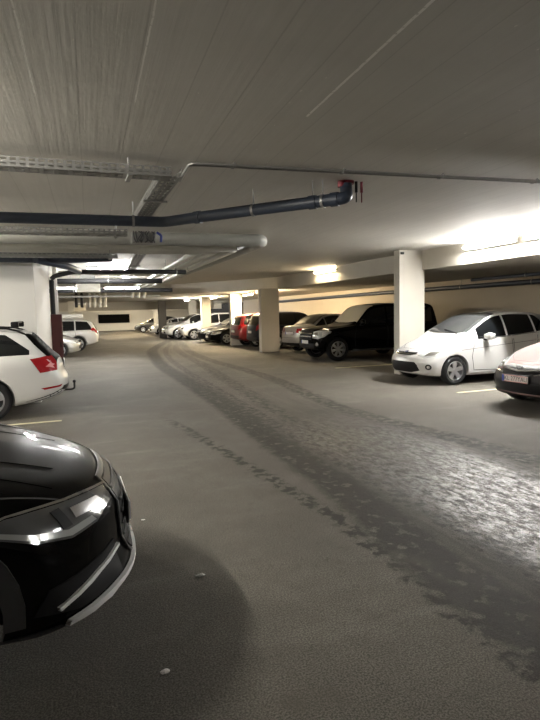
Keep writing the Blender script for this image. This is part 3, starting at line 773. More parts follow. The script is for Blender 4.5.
# ------------------------------------------------------------------ services under the ceiling
navy_pipe = mat('navy_plastic_pipe', (.030,.040,.062), .45, var=.15, bscale=6)
grey_pipe = mat('grey_insulated_pipe', (.33,.33,.30), .5, var=.12, bscale=5)
white_pipe = mat('white_pipe', (.62,.61,.56), .45)
black_pipe = mat('black_rubber_insulation', (.012,.012,.014), .7)
zinc = mat('galvanised_steel', (.30,.30,.29), .45, metal=.6, var=.15, bscale=20)
valve_red = mat('valve_red', (.16,.01,.02), .5)
def clamp(t, p, d, r, top, m_=None, w=.03):
    d = Vector(d).normalized(); P = Vector(p); bm = bmesh.new()
    add_tube(bm, [P-d*w/2, P+d*w/2], r+.008, 20)
    link('pipe_clamp', bm, m_ or zinc, t)
    if top > P.z+r:
        bm = bmesh.new(); add_cyl(bm, (P.x, P.y, (P.z+r+top)/2), .007, top-P.z-r, 'Z', 8); link('hanger_rod', bm, zinc, t)
def pipe(name, pts, r, m_, label, rad=.12, clamps=(), top=3.1, cat='pipe', group=None, cm=None, origin=None):
    o = link(name, tube(pts, r, rad, 20), m_); tag(o, label, cat, group)
    P = [Vector(p) for p in pts]
    for (i, t) in clamps:
        a, b = P[i], P[i+1]; clamp(o, a.lerp(b, t), b-a, r, top, cm)
    return o
def tray(pts, W_, Hh, label, hang=(), top=3.1, m_=None, step=.075):
    t = empty('cable_tray', pts[0], 0, label, 'cable tray'); O = Vector(pts[0]); m_ = m_ or zinc
    P = [Vector(p)-O for p in pts]
    for i in range(len(P)-1):
        a, b = P[i], P[i+1]; d = (b-a); L = d.length; ang = math.atan2(d.y, d.x); ext = W_/2 if i else 0
        R = Matrix.Translation(a) @ Matrix.Rotation(ang, 4, 'Z'); bm = bmesh.new()
        for fy in (-.42, -.14, .14, .42): add_box(bm, ((L-ext)/2, W_*fy, 0), (L+ext, W_*.13, .004))
        for q in range(int(L/.12)): add_box(bm, (-ext+(q+.5)*.12*(L+ext)/(int(L/.12)*.12), 0, 0), (.04, W_, .0045))
        for sd in (-1, 1):
            y = sd*W_/2
            for zz, hh in ((Hh*.06, Hh*.12), (Hh*.5, Hh*.22), (Hh*.94, Hh*.12)): add_box(bm, ((L-ext)/2, y, zz), (L+ext, .003, hh))
            k = int(L/step)
            for q in range(k):
                for zz in (Hh*.26, Hh*.74): add_box(bm, (-ext+(q+.5)*(L+ext)/k, y, zz), (step*.35, .003, Hh*.30))
        bmesh.ops.transform(bm, matrix=R, verts=bm.verts); link('tray_rail', bm, m_, t, smooth=False)
        cbm = bmesh.new(); n = max(2, int(W_/.06))
        for q in range(n):
            y = -W_/2+(q+.8)*W_/(n+.6); pp = [(0, y+random.uniform(-.01, .01), .02)]
            s_ = 0
            while s_ < L-.4: s_ += .4; pp.append((s_, y+random.uniform(-.012, .012), .018+random.uniform(0, .012)))
            pp.append((L, y, .02)); add_tube(cbm, pp, random.choice((.007, .010, .012)), 6)
        bmesh.ops.transform(cbm, matrix=R, verts=cbm.verts); link('cables', cbm, mat('cable_grey', (.30,.30,.28), .6), t)
    for (i, f) in hang:
        p = P[i].lerp(P[i+1], f); bm = bmesh.new(); zz = top-O.z
        add_cyl(bm, (p.x, p.y, (p.z+zz)/2), .007, zz-p.z, 'Z', 8); add_box(bm, (p.x, p.y, p.z-.015), (.04, W_+.08, .02) if abs((P[i+1]-P[i]).x) > abs((P[i+1]-P[i]).y) else (W_+.08, .04, .02))
        link('hanger', bm, zinc, t, smooth=False)
    return t
# perforated tray crossing the lane close to the camera, then turning away
tray([(-4.5, 5.40, 2.93), (1.02, 5.30, 2.93), (1.06, 8.2, 2.93)], .19, .085, 'perforated steel cable tray nearest the camera, turning a corner left of centre', hang=((0, .35), (0, .93), (1, .35)))
tray([(-4.5, 9.05, 2.86), (.98, 8.75, 2.86)], .20, .09, 'long perforated steel cable tray just behind the navy pipe', hang=((0, .3), (0, .97)))
tray([(-3.5, 10.35, 2.66), (.95, 10.1, 2.66)], .16, .07, 'thin cable tray behind the fat grey pipe', hang=((0, .5), (0, .97)))
tray([(1.52, 11.4, 2.86), (2.05, 19.5, 2.86)], .22, .07, 'steel cable tray running away beside the grey conduits', hang=((0, .3), (0, .7)))
# junction box with loose cable ends
jb = empty('junction_box', (1.22, 8.72, 2.86), 0, 'grey steel box with loose cables below the tray corner', 'junction box')
link('box_shell', box((0, 0, -.03), (.36, .22, .16), .01), zinc, jb)
cbm = bmesh.new()
for k in range(9):
    x = -.16+.04*k; a = [(x, -.10, .06), (x+random.uniform(-.05, .05), -.16, .03), (x+random.uniform(-.07, .07), -.17, -.06), (x+random.uniform(-.06, .06), -.12, -.11)]
    add_tube(cbm, round_path(a, .04, 4), .009, 6)
link('cable_loops', cbm, mat('cable_dark', (.06,.06,.065), .5), jb)
bm = bmesh.new(); add_tube(bm, round_path([(.2,-.1,.05),(.26,-.14,0),(.25,-.13,-.10)], .03), .02, 8); link('blue_plug', bm, mat('plug_blue', (.01,.03,.22), .4), jb)
# thin conduits along the ceiling
for dy, lab in ((0, 'thin grey conduit along the ceiling from the tray corner to the right edge, front one'), (.07, 'thin grey conduit along the ceiling to the right edge, rear one')):
    a = wz(190, 163, 3.07); b = wz(600, 184, 3.07)
    d_ = (b-a).normalized(); c_ = a+d_*9
    pts = [(1.20+dy*.3, 5.75+dy, 3.04), (a.x, a.y+dy, 3.07), (a.x+d_.x*9 if False else 8.4, a.y+d_.y/d_.x*(8.4-a.x)+dy, 3.07)]
    pipe('conduit', pts, .011, zinc, lab, rad=.08, clamps=((1, .06), (1, .22), (1, .38), (1, .55)), top=3.1, cat='conduit')
# navy drain pipe crossing the picture and rising to a red ceiling fitting
nv = pipe('drain_pipe', [(-4.5, 7.62, 2.85), (1.31, 7.27, 2.85), (1.62, 6.86, 2.85), (2.97, 5.36, 2.865), (3.05, 5.52, 2.97), (3.08, 5.58, 3.1)], .068, navy_pipe,
          'dark navy drain pipe crossing the lane and bending up to a red ceiling fitting', rad=.10, clamps=((0, .62), (0, .93), (2, .42), (2, .80), (2, .86)), cat='pipe')
P0, P1 = Vector((1.62, 6.86, 2.85)), Vector((2.97, 5.36, 2.865))
for t_ in (.02, .80, .93):
    bm = bmesh.new(); q = P0.lerp(P1, t_); d = (P1-P0).normalized(); add_tube(bm, [q-d*.045, q+d*.045], .078, 20); link('coupling', bm, navy_pipe, nv)
bm = bmesh.new(); add_cyl(bm, (3.08, 5.58, 3.083), .095, .03, 'Z', 20); add_cyl(bm, (3.02, 5.56, 3.06), .05, .07, 'Z', 14); link('flange', bm, valve_red, nv)
for dx, dz in ((.10, .0), (.17, .01)):
    bm = bmesh.new(); add_cyl(bm, (3.08+dx, 5.52, 3.03), .017, .12, 'Z', 10); add_cyl(bm, (3.08+dx, 5.52, 2.92), .007, .12, 'Z', 8)
    link('valve_handle', bm, blk_plastic if dz == 0 else valve_red, nv)
# nested grey pipes: across, then away down the lane
pipe('insulated_pipe', [(-4.5, 9.95, 2.92), (3.42, 9.25, 2.92), (3.60, 22.6, 2.92)], .11, grey_pipe, 'fat pale grey insulated pipe, outermost of the pipes that turn down the lane', rad=.16, clamps=((0, .3), (1, .3), (1, .6)), cat='pipe')
for k, lab in enumerate(('pale grey pipe second from outside in the nested bends', 'pale grey pipe third from outside in the nested bends', 'pale grey pipe innermost of the nested bends')):
    x = 3.08-.30*k; y = 9.85+.28*k
    pts = [(-4.5, y+.25, 2.84), (x, y, 2.84), (x+.35+.02*k, 24.6-.1*k, 2.84), (x+.36+.02*k, 24.9-.1*k, 2.45)]
    pipe('insulated_pipe', pts, .065, white_pipe, lab, rad=.14, clamps=((1, .3), (1, .6)))
# crossing pipes deeper in
fat = pipe('insulated_pipe', [(-4.5, 10.95, 2.74), (-.55, 11.05, 2.74), (.05, 11.3, 2.76), (.95, 11.35, 2.80)], .095, navy_pipe, 'fat navy pipe passing over the end of the white wall', rad=.15, clamps=((0, .75),), cat='pipe')
bm = tube([(-.45, 10.95, 2.70), (.1, 11.6, 2.64), (.35, 12.6, 2.62)], .07, .2, 14); link('pipe_branch', bm, navy_pipe, fat)
pipe('insulated_pipe', [(-.24, 14.15, 1.7), (-.24, 14.15, 2.60), (.25, 14.1, 2.72), (2.5, 13.9, 2.72), (3.0, 14.0, 2.72)], .055, black_pipe, 'black insulated pipe rising from the red cabinet and crossing the lane', rad=.12, clamps=((3, .5),), cat='pipe')
pipe('insulated_pipe', [(-.3, 17.2, 2.68), (2.9, 17.0, 2.68)], .075, black_pipe, 'black insulated pipe crossing in front of the white hanging box', clamps=((0, .5),))
pipe('insulated_pipe', [(-.1, 15.4, 2.80), (2.35, 15.2, 2.80)], .05, white_pipe, 'white pipe crossing between the two black pipes', clamps=((0, .4),))
pipe('insulated_pipe', [(-3.5, 23.0, 2.66), (4.3, 22.8, 2.66)], .085, black_pipe, 'long black insulated pipe behind the white hanging box', clamps=((0, .5),))
pipe('insulated_pipe', [(-3.5, 25.5, 2.52), (4.2, 25.4, 2.52)], .05, grey_pipe, 'grey pipe crossing just ahead of the far cross beam', clamps=((0, .5),))
hb = empty('ventilation_box', (.84, 20.3, 2.55), 0, 'white hanging ventilation box between two bright tube lamps', 'ventilation box')
link('box_shell', box((0, 0, .08), (.80, .5, .30), .02), mat('box_white', (.70,.69,.62), .5), hb)
link('hanger_bracket', box((0, 0, .39), (.5, .04, .32)), zinc, hb)
for k in range(4):
    x = 1.25+.26*k
    pipe('insulated_pipe', [(x, 27.0, 2.95), (x, 29.2, 2.95), (x, 29.3, 2.1)], .07, white_pipe, ('leftmost', 'second from left', 'third from left', 'rightmost')[k]+' of four pale pipes dropping from the ceiling beyond the white box', rad=.25, clamps=((0, .4),))
for k in range(2):
    x = .62+.26*k
    pipe('insulated_pipe', [(x, 27.0, 2.95), (x, 29.2, 2.95), (x, 29.3, 2.1)], .07, black_pipe, ('left', 'right')[k]+' one of two black pipes dropping beside the four pale ones', rad=.25, clamps=((0, .4),))
# pipes along the right-hand wall, above the bays
pipe('drain_pipe', [(12.85, 2, 2.36), (12.85, 22.3, 2.36), (12.85, 33.5, 2.30)], .075, navy_pipe, 'dark drain pipe running along the beige right wall above the parked cars', clamps=((0, .2), (0, .35), (0, .5), (0, .65)), top=2.62)
pipe('drain_pipe', [(11.9, 3, 2.50), (11.9, 13.6, 2.50)], .05, navy_pipe, 'dark pipe under the low slab above the white hatchback', clamps=((0, .5), (0, .8)), top=2.62)
# red cabinet
rc = empty('hydrant_cabinet', (-.22, 14.46, 0), 0, 'tall dark red cabinet standing by the end of the white wall', 'cabinet')
link('cabinet_body', box((0, 0, .85), (.34, .26, 1.70), .012), mat('cabinet_red', (.055,.007,.006), .5), rc)
link('cabinet_door', box((0, -.136, .86), (.30, .012, 1.60), .006), MATS['cabinet_red'], rc)
link('door_handle', box((.11, -.15, .95), (.02, .02, .12), .004), blk_plastic, rc)
# litter on the floor
for (px, py, s_, m_, nm, lab) in ((165, 672, .022, plate_white, 'paper_scrap', 'crumpled white paper scrap on the floor at the bottom left'),
                         (200, 576, .03, grey_pipe, 'paper_scrap', 'greyish flat scrap on the floor right of the black car'),
                         (143, 520, .015, plate_white, 'paper_scrap', 'tiny pale scrap beside the nose of the black car')):
    p = wz(px, py, 0); bm = bmesh.new(); bmesh.ops.create_icosphere(bm, subdivisions=2, radius=s_)
    for v in bm.verts: v.co = Vector((v.co.x*random.uniform(.6, 1.3), v.co.y*random.uniform(.5, 1.0), abs(v.co.z)*random.uniform(.2, .5)))
    o = link(nm, bm, m_, smooth=False); o.location = (p.x, p.y, .001); tag(o, lab, 'litter')
# ------------------------------------------------------------------ cars in place
# heading: rz = pi -> nose towards the lane from the right-hand bays; rz = 0 -> nose towards +X
def at_front(x, y, L, rz):   # root position from the nose position
    return (x-L/2*math.cos(rz), y-L/2*math.sin(rz), 0)

# black estate, front left
L = 4.94; w = .95
sp = dict(L=L, W=1.90, paint=black_paint, R=.35, foh=1.00, wb=2.88, gap=.05, cr=.05, n=100, sub=4,
    zt=[(0,.66),(.04,.72),(.12,.775),(.3,.835),(.9,.965),(1.45,1.045),(1.62,1.08),(2.0,1.24),(2.4,1.41),(2.8,1.47),(3.6,1.46),(4.3,1.38),(4.6,1.25),(4.8,1.02),(L,.88)],
    zs=[(0,.50),(.2,.70),(.5,.80),(1.2,.90),(2.6,.96),(4.2,1.0),(4.7,.95),(L,.78)],
    z0=[(0,.24),(.3,.20),(.6,.20),(4.3,.22),(4.7,.28),(L,.36)],
    w=[(0,w*.91),(.4,w*.97),(.9,w),(3.9,w),(4.6,w*.95),(L,w*.88)],
    wr=[(0,w*.82),(.5,w*.85),(1.5,w*.86),(2.3,w*.70),(3.6,w*.68),(4.5,w*.70),(L,w*.76)],
    bowf=.46, powf=2.8, bowr=.22, fl=[(0,.08),(.20,.0),(.30,0),(.42,.04),(.60,.05),(.72,.09),(.9,.18),(1.2,.3)])
au = Car(sp, 'estate_car', 'glossy black estate car, its nose filling the bottom left corner', at_front(.30, 3.36, L, 0), 0)
c = au
c.windshield(1.62, 2.6, w*.80, w*.64)
c.side_glass(1.9, 4.55, [2.75, 3.75], rear_slant=.4)
g = fpatch(c, 'grille', sym([(.24,.30),(.33,.36),(.37,.56),(.34,.68),(.30,.73)]), blk_plastic, off=.012)
for k in range(6):
    z = .36+.065*k; b = fline(c, 'grille_slat', [(.34,z),(0,z),(-.34,z)], .014, grey_clad, off=.022); b.parent = g
f_ = fline(c, 'grille_frame', [(.25,.285),(.35,.35),(.39,.56),(.36,.69),(.31,.745),(-.31,.745),(-.36,.69),(-.39,.56),(-.35,.35),(-.25,.285)], .018, mat('frame_grey', (.05,.05,.052), .4, metal=.2), off=.014, closed=True); f_.parent = g
c.plate(True, .52, st_off=.035, text=None)
D = (-1,-1.0,-.35)
hs = corner_lamp(c, [(.04,.45,.755),(.07,.46,.68),(.12,.58,.665),(.17,.67,.635),(.30,.79,.62),(.46,.87,.645),(.76,.94,.755),(.54,.90,.785),(.26,.76,.785)], m_=lamp_mid, D=D, grid=.035)
sub_lamp(c, hs, [(.17,.67,.648),(.30,.79,.632),(.46,.87,.657),(.72,.93,.748),(.62,.92,.742),(.46,.875,.69),(.31,.795,.663),(.19,.685,.674)], lamp_glass, 'daylight_strip', D=D)
sub_lamp(c, hs, [(.10,.56,.695),(.17,.67,.70),(.26,.76,.70),(.27,.76,.75),(.12,.60,.742)], chrome, 'reflector', D=D, off=.010)
sub_lamp(c, hs, [(.29,.775,.675),(.33,.81,.672),(.36,.82,.76),(.32,.79,.765)], blk_plastic, 'projector_housing', D=D, off=.012)
for nm, pts, wd, m_ in (('lamp_frame_top', [(.04,.45,.762),(.26,.76,.793),(.54,.90,.793),(.76,.94,.763)], .010, chrome),):
    rs = c.ribbon(nm, [(c.X(a), y, z) for a, y, z in pts], D, wd, m_, off=.010, thick=.012, mirror=True)
    for h, r in zip(hs, rs): r.parent = h
its = c.patch('side_intake', [(c.X(a), y, z) for a, y, z in [(.06,.54,.30),(.30,.80,.29),(.50,.88,.33),(.44,.86,.43),(.24,.74,.45),(.07,.55,.47)]], (-1,-1,0), blk_plastic, off=.006, mirror=True, grid=.04)
st_ = c.ribbon('chrome_strip', [(c.X(a), y, z) for a, y, z in [(.06,.52,.425),(.18,.69,.395),(.32,.79,.36),(.40,.845,.335)]], (-1,-1,0), .018, mat('lip_silver'), off=.022, thick=.02, mirror=True)
for h, r in zip(its, st_): r.parent = h
c.ribbon('skid_lip', [(c.X(.02), y, z) for y, z in [(-.0,.285),(.35,.285),(.55,.28)]]+[(c.X(a), y, z) for a, y, z in [(.22,.70,.272),(.36,.82,.262),]], (-1,-.7,0), .024, mat('lip_silver', (.85,.85,.84), .3, metal=.2), off=.03, thick=.025, mirror=True)
c.ribbon('lower_cladding', [(c.X(a), y, z) for a, y, z in [(.02,.0,.215),(.05,.5,.215),(.3,.80,.215),(.6,.94,.225)]], (-1,-.8,0), .06, grey_clad, off=.012, thick=.03, mirror=True)
c.arch_trim(grey_clad, w=.085, off=.012)
c.ribbon('bonnet_seam', [(c.X(.10), .0, 2),(c.X(.12), .36, 2),(c.X(.32), .66, 2),(c.X(.6), .78, 2),(c.X(1.55), .84, 2)], (0,0,-1), .008, seam_m, off=.0012, thick=.005, mirror=True)
for yy0, yy1 in ((.34,.40),(.60,.64)):
    c.ribbon('bonnet_crease', [(c.X(.40), yy0, 2),(c.X(.9), (yy0+yy1)/2+.01, 2),(c.X(1.5), yy1, 2)], (0,0,-1), .022, black_paint, off=.004, thick=.006, mirror=True)
c.doors([[(1.62,.30),(1.55,.65),(1.70,.93),(2.72,.97),(2.76,.6),(2.72,.28)],[(2.78,.28),(2.80,.6),(2.76,.97),(3.72,.99),(3.68,.7),(3.40,.42),(3.34,.28)]], black_paint)
c.mirrors(1.95, 1.02, black_paint)
c.wheels('ten')

# white estate, left
black_glass = mat('black_glass', (.004,.004,.004), .75, spec=.03)
L = 4.66; w = .905
sp = dict(L=L, W=1.81, paint=white_paint, R=.325, foh=.87, wb=2.60, gap=.045, cr=.05, n=90,
    zt=[(0,.60),(.05,.68),(.2,.76),(.5,.85),(1.3,.98),(1.5,1.04),(1.9,1.24),(2.3,1.40),(2.7,1.455),(3.3,1.455),(3.75,1.435),(4.0,1.405),(4.14,1.355),(4.32,1.19),(4.50,1.02),(4.58,.955),(L,.86)],
    zs=[(0,.52),(.2,.66),(.5,.77),(1.2,.88),(2.6,.95),(3.6,1.0),(4.2,1.01),(4.5,.93),(L,.72)],
    z0=[(0,.24),(.3,.19),(3.6,.19),(4.1,.24),(4.5,.33),(L,.42)],
    w=[(0,w*.90),(.4,w*.97),(.9,w),(3.7,w),(4.3,w*.97),(L,w*.91)],
    wr=[(0,w*.82),(.5,w*.85),(1.5,w*.86),(2.3,w*.70),(3.6,w*.67),(4.2,w*.68),(4.5,w*.78),(L,w*.84)],
    bowf=.36, bowr=.14, rl=[(0,.06),(.35,0),(.6,.0),(.72,.05),(.95,.09),(1.2,.12)])
c = oc = Car(sp, 'estate_car', 'white estate car with red tail light and tow bar at the left edge', (-L/2+.02, 10.33, 0), PI)
c.windshield(1.5, 2.5, w*.80, w*.64)
c.side_glass(1.75, 4.17, [2.6, 3.35], rear_slant=.42, top=.08)
c.patch('rear_window', [(c.X(a), y, 3) for a, y in [(4.11,-.58),(4.11,.58),(4.20,.65),(4.48,.75),(4.53,0),(4.48,-.75),(4.20,-.65)]], (0,0,-1), black_glass, off=.006)
for sd in (-1, 1):
    c.patch('rear_window_edge', [(c.X(a), sd*y, z) for a, y, z in [(4.02,.62,1.375),(4.13,.50,1.37),(4.54,.58,1.02),(4.36,.78,1.00),(4.16,.71,1.20)]], (.6,-1*sd,-.3), black_glass, off=.007)
ts = c.patch('tail_light', [(c.X(a), w, z) for a, z in [(4.10,.965),(4.49,1.015),(4.55,.90),(4.53,.765),(4.24,.735)]], (.35,-1,0), red_lens, off=.007, mirror=True)
t2 = c.patch('light_insert', [(c.X(a), w, z) for a, z in [(4.33,.83),(4.40,.88),(4.42,.93),(4.44,.88),(4.50,.86),(4.45,.84),(4.48,.80),(4.40,.825)]], (.35,-1,0), mat('pink_lens', (.55,.22,.22), .2, coat=.8), off=.011, thick=.006, mirror=True)
for a, b in zip(ts, t2): b.parent = a
rs = c.patch('bumper_reflector', [(c.X(a), w, z) for a, z in [(4.24,.485),(4.52,.515),(4.60,.53),(4.56,.49),(4.30,.455)]], (.35,-1,0), red_lens, off=.006, mirror=True)
c.ribbon('lower_cladding', [(c.X(a), w, z) for a, z in [(4.02,.26),(4.25,.31),(4.45,.37),(4.58,.43)]], (.3,-1,0), .05, blk_plastic, off=.004, thick=.02, mirror=True)
rpatch(c, 'lower_bumper', sym([(.60,.42),(.78,.44),(.74,.50),(.55,.50)]), blk_plastic)
c.sideline('side_crease', [(.95,.72),(2,.78),(3.3,.83),(4.1,.86)], .008, mat('crease_grey', (.55,.55,.54), .4), off=.001, thick=.004)
c.plate(False, .84)
roof_rails(c, 2.5, 4.02, .60, blk_plastic, lift=.06)
for st in (2.95, 3.88):
    bm = bmesh.new(); add_box(bm, (c.X(st), 0, 1.555), (.07, 1.30, .03), .012)
    o = link('roof_bar', bm, blk_plastic, c.root)
    fb_ = bmesh.new()
    for sd in (-1, 1): add_box(fb_, (c.X(st), sd*.60, 1.52), (.12, .09, .10), .02)
    link('bar_foot', fb_, blk_plastic, o)
bm = tube([(-L/2+.2, 0, .33), (-L/2-.05, 0, .33), (-L/2-.09, 0, .35), (-L/2-.09, 0, .45)], .018, .05, 10); tb = link('tow_bar', bm, blk_plastic, c.root)
bm = bmesh.new(); bmesh.ops.create_uvsphere(bm, u_segments=14, v_segments=10, radius=.03, matrix=Matrix.Translation((-L/2-.09, 0, .47))); link('tow_ball', bm, blk_plastic, tb)
c.doors([[(1.5,.30),(1.45,.65),(1.6,.91),(2.58,.955),(2.62,.6),(2.58,.27)],[(2.64,.27),(2.66,.6),(2.62,.955),(3.42,.985),(3.40,.7),(3.14,.42),(3.08,.27)]], white_paint)
c.handle(2.44, .86, white_paint); c.handle(3.30, .90, white_paint); c.mirrors(1.85, 1.0, white_paint)
c.wheels('five')

# white hatchback, right
L = 3.95
fi = hatch_front('hatchback_car', 'small white hatchback with five-spoke wheels parked nose-out right of the pale column', at_front(6.93, 10.13, L, PI), PI, white_paint, H=1.545)

# rose-silver car, right edge
L = 4.3
c = hy = Car(base_hatch(L=L, W=1.76, H=1.47, paint=pink_silver, bowf=.42), 'hatchback_car', 'rose-silver car with black nose and licence plate cut by the right edge', at_front(6.64, 6.57, L, PI), PI)
q = L/3.95; w = c.hw/.86
hatch_common(c, q, pink_silver)
fpatch(c, 'bumper_panel', sym([(.40*w,.22),(.66*w,.27),(.72*w,.40),(.66*w,.56),(.46*w,.615),(.30*w,.625)]), blk_plastic, off=.006)
gb_ = fpatch(c, 'upper_grille', sym([(.36*w,.625),(.44*w,.66),(.36*w,.70)]), blk_plastic, off=.008)
for pts, wd in (([(.52*w,.70),(.36*w,.645),(0,.612),(-.36*w,.645),(-.52*w,.70)], .024), ([(.66*w,.60),(.46*w,.59),(.30*w,.57)], .016), ([(-.66*w,.60),(-.46*w,.59),(-.30*w,.57)], .016)):
    b = fline(c, 'chrome_bar', pts, wd, chrome, off=.022); b.parent = gb_
# emblem: slanted H in an oval
h_ = c.bvh.ray_cast(Vector((8, 0, .665)), Vector((-1, 0, 0)))[0]
bm = bmesh.new()
add_tube(bm, [(h_.x+.03, a*.072, .668+b*.036) for a, b in [(math.cos(2*PI*k/24), math.sin(2*PI*k/24)) for k in range(25)]], .005, 6, caps=False)
for y0, y1 in ((-.035, -.022), (.022, .035)): add_tube(bm, [(h_.x+.03, y0, .645), (h_.x+.03, y1, .692)], .006, 6)
add_tube(bm, [(h_.x+.03, -.028, .662), (h_.x+.03, .028, .675)], .005, 6)
link('emblem', bm, chrome, c.root)
c.plate(True, .50, text='KL 277YAU', st_off=.03, mt=mat('plate_worn', (.60,.55,.53), .4))
hs = corner_lamp(c, [(.10,.46*w,.69),(.14,.62*w,.66),(.34,.80*w,.69),(.80*q,.83*w,.90),(.66*q,.74*w,.885),(.30,.58*w,.78)])
sub_lamp(c, hs, [(.16,.60*w,.69),(.34,.77*w,.715),(.46,.79*w,.78),(.30,.64*w,.76)], chrome, 'reflector')
fs = c.patch('fog_light', [(c.X(.25), .70*w+.07*math.cos(t), .37+.06*math.sin(t)) for t in [2*PI*k/12 for k in range(12)]], (-1,-.5,0), chrome, off=.010, mirror=True)
fline(c, 'bumper_lip', [(.66*w,.29),(.40*w,.235),(-.40*w,.235),(-.66*w,.29)], .03, blk_plastic, off=.02)
c.ribbon('bonnet_seam', [(c.X(.28), .0, 2),(c.X(.32), .35*w, 2),(c.X(.55), .60*w, 2),(c.X(1.02*q), .73*w, 2)], (0,0,-1), .008, seam_m, off=.001, thick=.004, mirror=True)
c.ribbon('windshield_wiper', [(c.X(1.14*q), .55*w, 2),(c.X(1.20*q), -.05*w, 2)], (0,0,-1), .03, blk_plastic, off=.02)
c.mirrors(1.52*q, 1.02, pink_silver); c.wheels('five')
c.doors([[(1.28*q,.30),(1.22*q,.60),(1.30*q,.93),(2.20*q,1.0),(2.24*q,.60),(2.20*q,.27)]], pink_silver)

# black off-roader
L = 4.97; w = .9375
sp = dict(L=L, W=1.875, paint=black_paint, R=.385, foh=.78, wb=2.78, gap=.07, cr=.07, n=80,
    zt=[(0,.90),(.04,1.0),(.12,1.06),(.5,1.12),(1.2,1.17),(1.38,1.21),(1.75,1.52),(2.05,1.76),(2.4,1.84),(3.0,1.87),(4.3,1.86),(4.6,1.80),(4.78,1.45),(4.83,1.1),(L,.95)],
    zs=[(0,.78),(.15,.98),(.5,1.04),(1.3,1.12),(2.6,1.16),(4.4,1.18),(4.75,1.1),(L,.85)],
    z0=[(0,.42),(.25,.34),(.6,.32),(4.0,.33),(4.6,.40),(L,.46)],
    w=[(0,w*.92),(.3,w*.97),(.8,w),(4.2,w),(4.6,w*.98),(L,w*.93)],
    wr=[(0,w*.80),(.4,w*.84),(1.3,w*.84),(2.1,w*.80),(4.2,w*.78),(4.7,w*.78),(L,w*.80)],
    bowf=.24, bowr=.10, powf=3, fl=[(0,.05),(.5,.0),(.8,0),(1.0,.05),(1.2,.12)])
c = pj = Car(sp, 'off_roader', 'tall black off-roader parked nose-out left of the near pale column', at_front(7.55, 16.6, L, PI), PI)
c.windshield(1.42, 2.16, w*.84, w*.74, m_=mat('glass_painted_reflection', (.62,.58,.46), .35, spec=.6))  # bright sunshade reflection is put into the pale base colour
c.side_glass(1.72, 4.62, [2.65, 3.6], rear_slant=.12, low=.03, top=.12)
g = fpatch(c, 'grille', sym([(.44,.70),(.48,.98),(.44,1.0)]), blk_plastic)
for z in (.80,.90):
    b = fline(c, 'grille_bar', [(.46,z),(-.46,z)], .03, chrome, off=.014); b.parent = g
fpatch(c, 'lower_intake', sym([(.55,.44),(.60,.54),(.55,.58)]), blk_plastic)
hs = corner_lamp(c, [(.04,.50,.76),(.08,.78,.74),(.25,.90,.80),(.52,.93,.97),(.40,.90,1.02),(.10,.70,1.01),(.05,.52,.97)], D=(-1,-.8,-.2))
sub_lamp(c, hs, [(.05,.56,.81),(.08,.74,.80),(.10,.74,.95),(.06,.56,.94)], chrome, 'reflector', D=(-1,-.8,-.2))
sub_lamp(c, hs, [(.20,.86,.82),(.40,.92,.93),(.36,.92,.98),(.20,.86,.95)], white_lens, 'indicator', D=(-1,-.8,-.2))
c.plate(True, .62, y=0)
c.patch('fog_light', [(c.X(.12), .70+.06*math.cos(t), .56+.06*math.sin(t)) for t in [2*PI*k/12 for k in range(12)]], (-1,-.3,0), chrome, off=.008, mirror=True)
c.arch_trim(black_paint, w=.09, off=.03)
c.sideline('side_step', [(1.3,.36),(2.4,.355),(3.3,.36)], .05, satin, off=.05, thick=.06)
c.doors([[(1.42,.42),(1.38,.7),(1.45,1.12),(2.62,1.15),(2.66,.7),(2.62,.40)],[(2.68,.40),(2.70,.7),(2.66,1.15),(3.58,1.17),(3.58,.85),(3.2,.55),(3.1,.40)]], black_paint)
c.handle(2.46, 1.04, black_paint); c.handle(3.44, 1.06, black_paint); c.mirrors(1.62, 1.24, black_paint, size=(.12,.22,.20))
c.wheels('seven')
bm = bmesh.new(); add_cyl(bm, (-L/2-.09, 0, 1.0), .37, .20, 'X', 32); bmesh.ops.bevel(bm, geom=[e for e in bm.edges if e.calc_face_angle(0) > 1], offset=.04, segments=3, affect='EDGES'); link('spare_wheel', bm, black_paint, c.root)

# silver saloon, rear to the lane
L = 4.6; w = .885
c = sd_ = Car(sedan_spec(L, 1.77, 1.53, silver_paint), 'saloon_car', 'silver saloon seen from behind, parked between the wide column and the black off-roader', (8.28+L/2*math.cos(math.radians(12)), 19.72+L/2*math.sin(math.radians(12)), 0), math.radians(12))
c.windshield(1.42, 2.35, w*.80, w*.66); c.side_glass(1.75, 3.90, [2.55, 3.35], rear_slant=.3, top=.08)
c.patch('rear_window', [(c.X(a), y, 3) for a, y in [(3.05,-.52),(3.02,0),(3.05,.52),(3.86,.62),(3.92,0),(3.86,-.62)]], (0,0,-1), dark_glass, off=.005)
ts = c.patch('tail_light', [(c.X(a), y, z) for a, y, z in [(4.55,.40,.82),(4.5,.80,.77),(4.12,.88,.82),(4.08,.88,.97),(4.4,.84,.99),(4.55,.44,.98)]], (1,-.7,0), red_lens, off=.006, mirror=True)
t2 = c.patch('light_insert', [(c.X(a), y, z) for a, y, z in [(4.52,.56,.82),(4.45,.78,.82),(4.45,.78,.87),(4.52,.56,.88)]], (1,-.7,0), white_lens, off=.010, thick=.006, mirror=True)
for a, b in zip(ts, t2): b.parent = a
c.plate(False, .80)
rline(c, 'boot_seam', [(-.70,.62),(.70,.62)], .008, seam_m); rpatch(c, 'rear_valance', sym([(.55,.30),(.66,.34),(.60,.42)]), blk_plastic)
c.doors([[(1.5,.28),(1.45,.6),(1.6,.89),(2.53,.93),(2.57,.6),(2.53,.26)],[(2.59,.26),(2.61,.6),(2.57,.93),(3.45,.96),(3.40,.7),(3.14,.40),(3.08,.26)]], silver_paint)
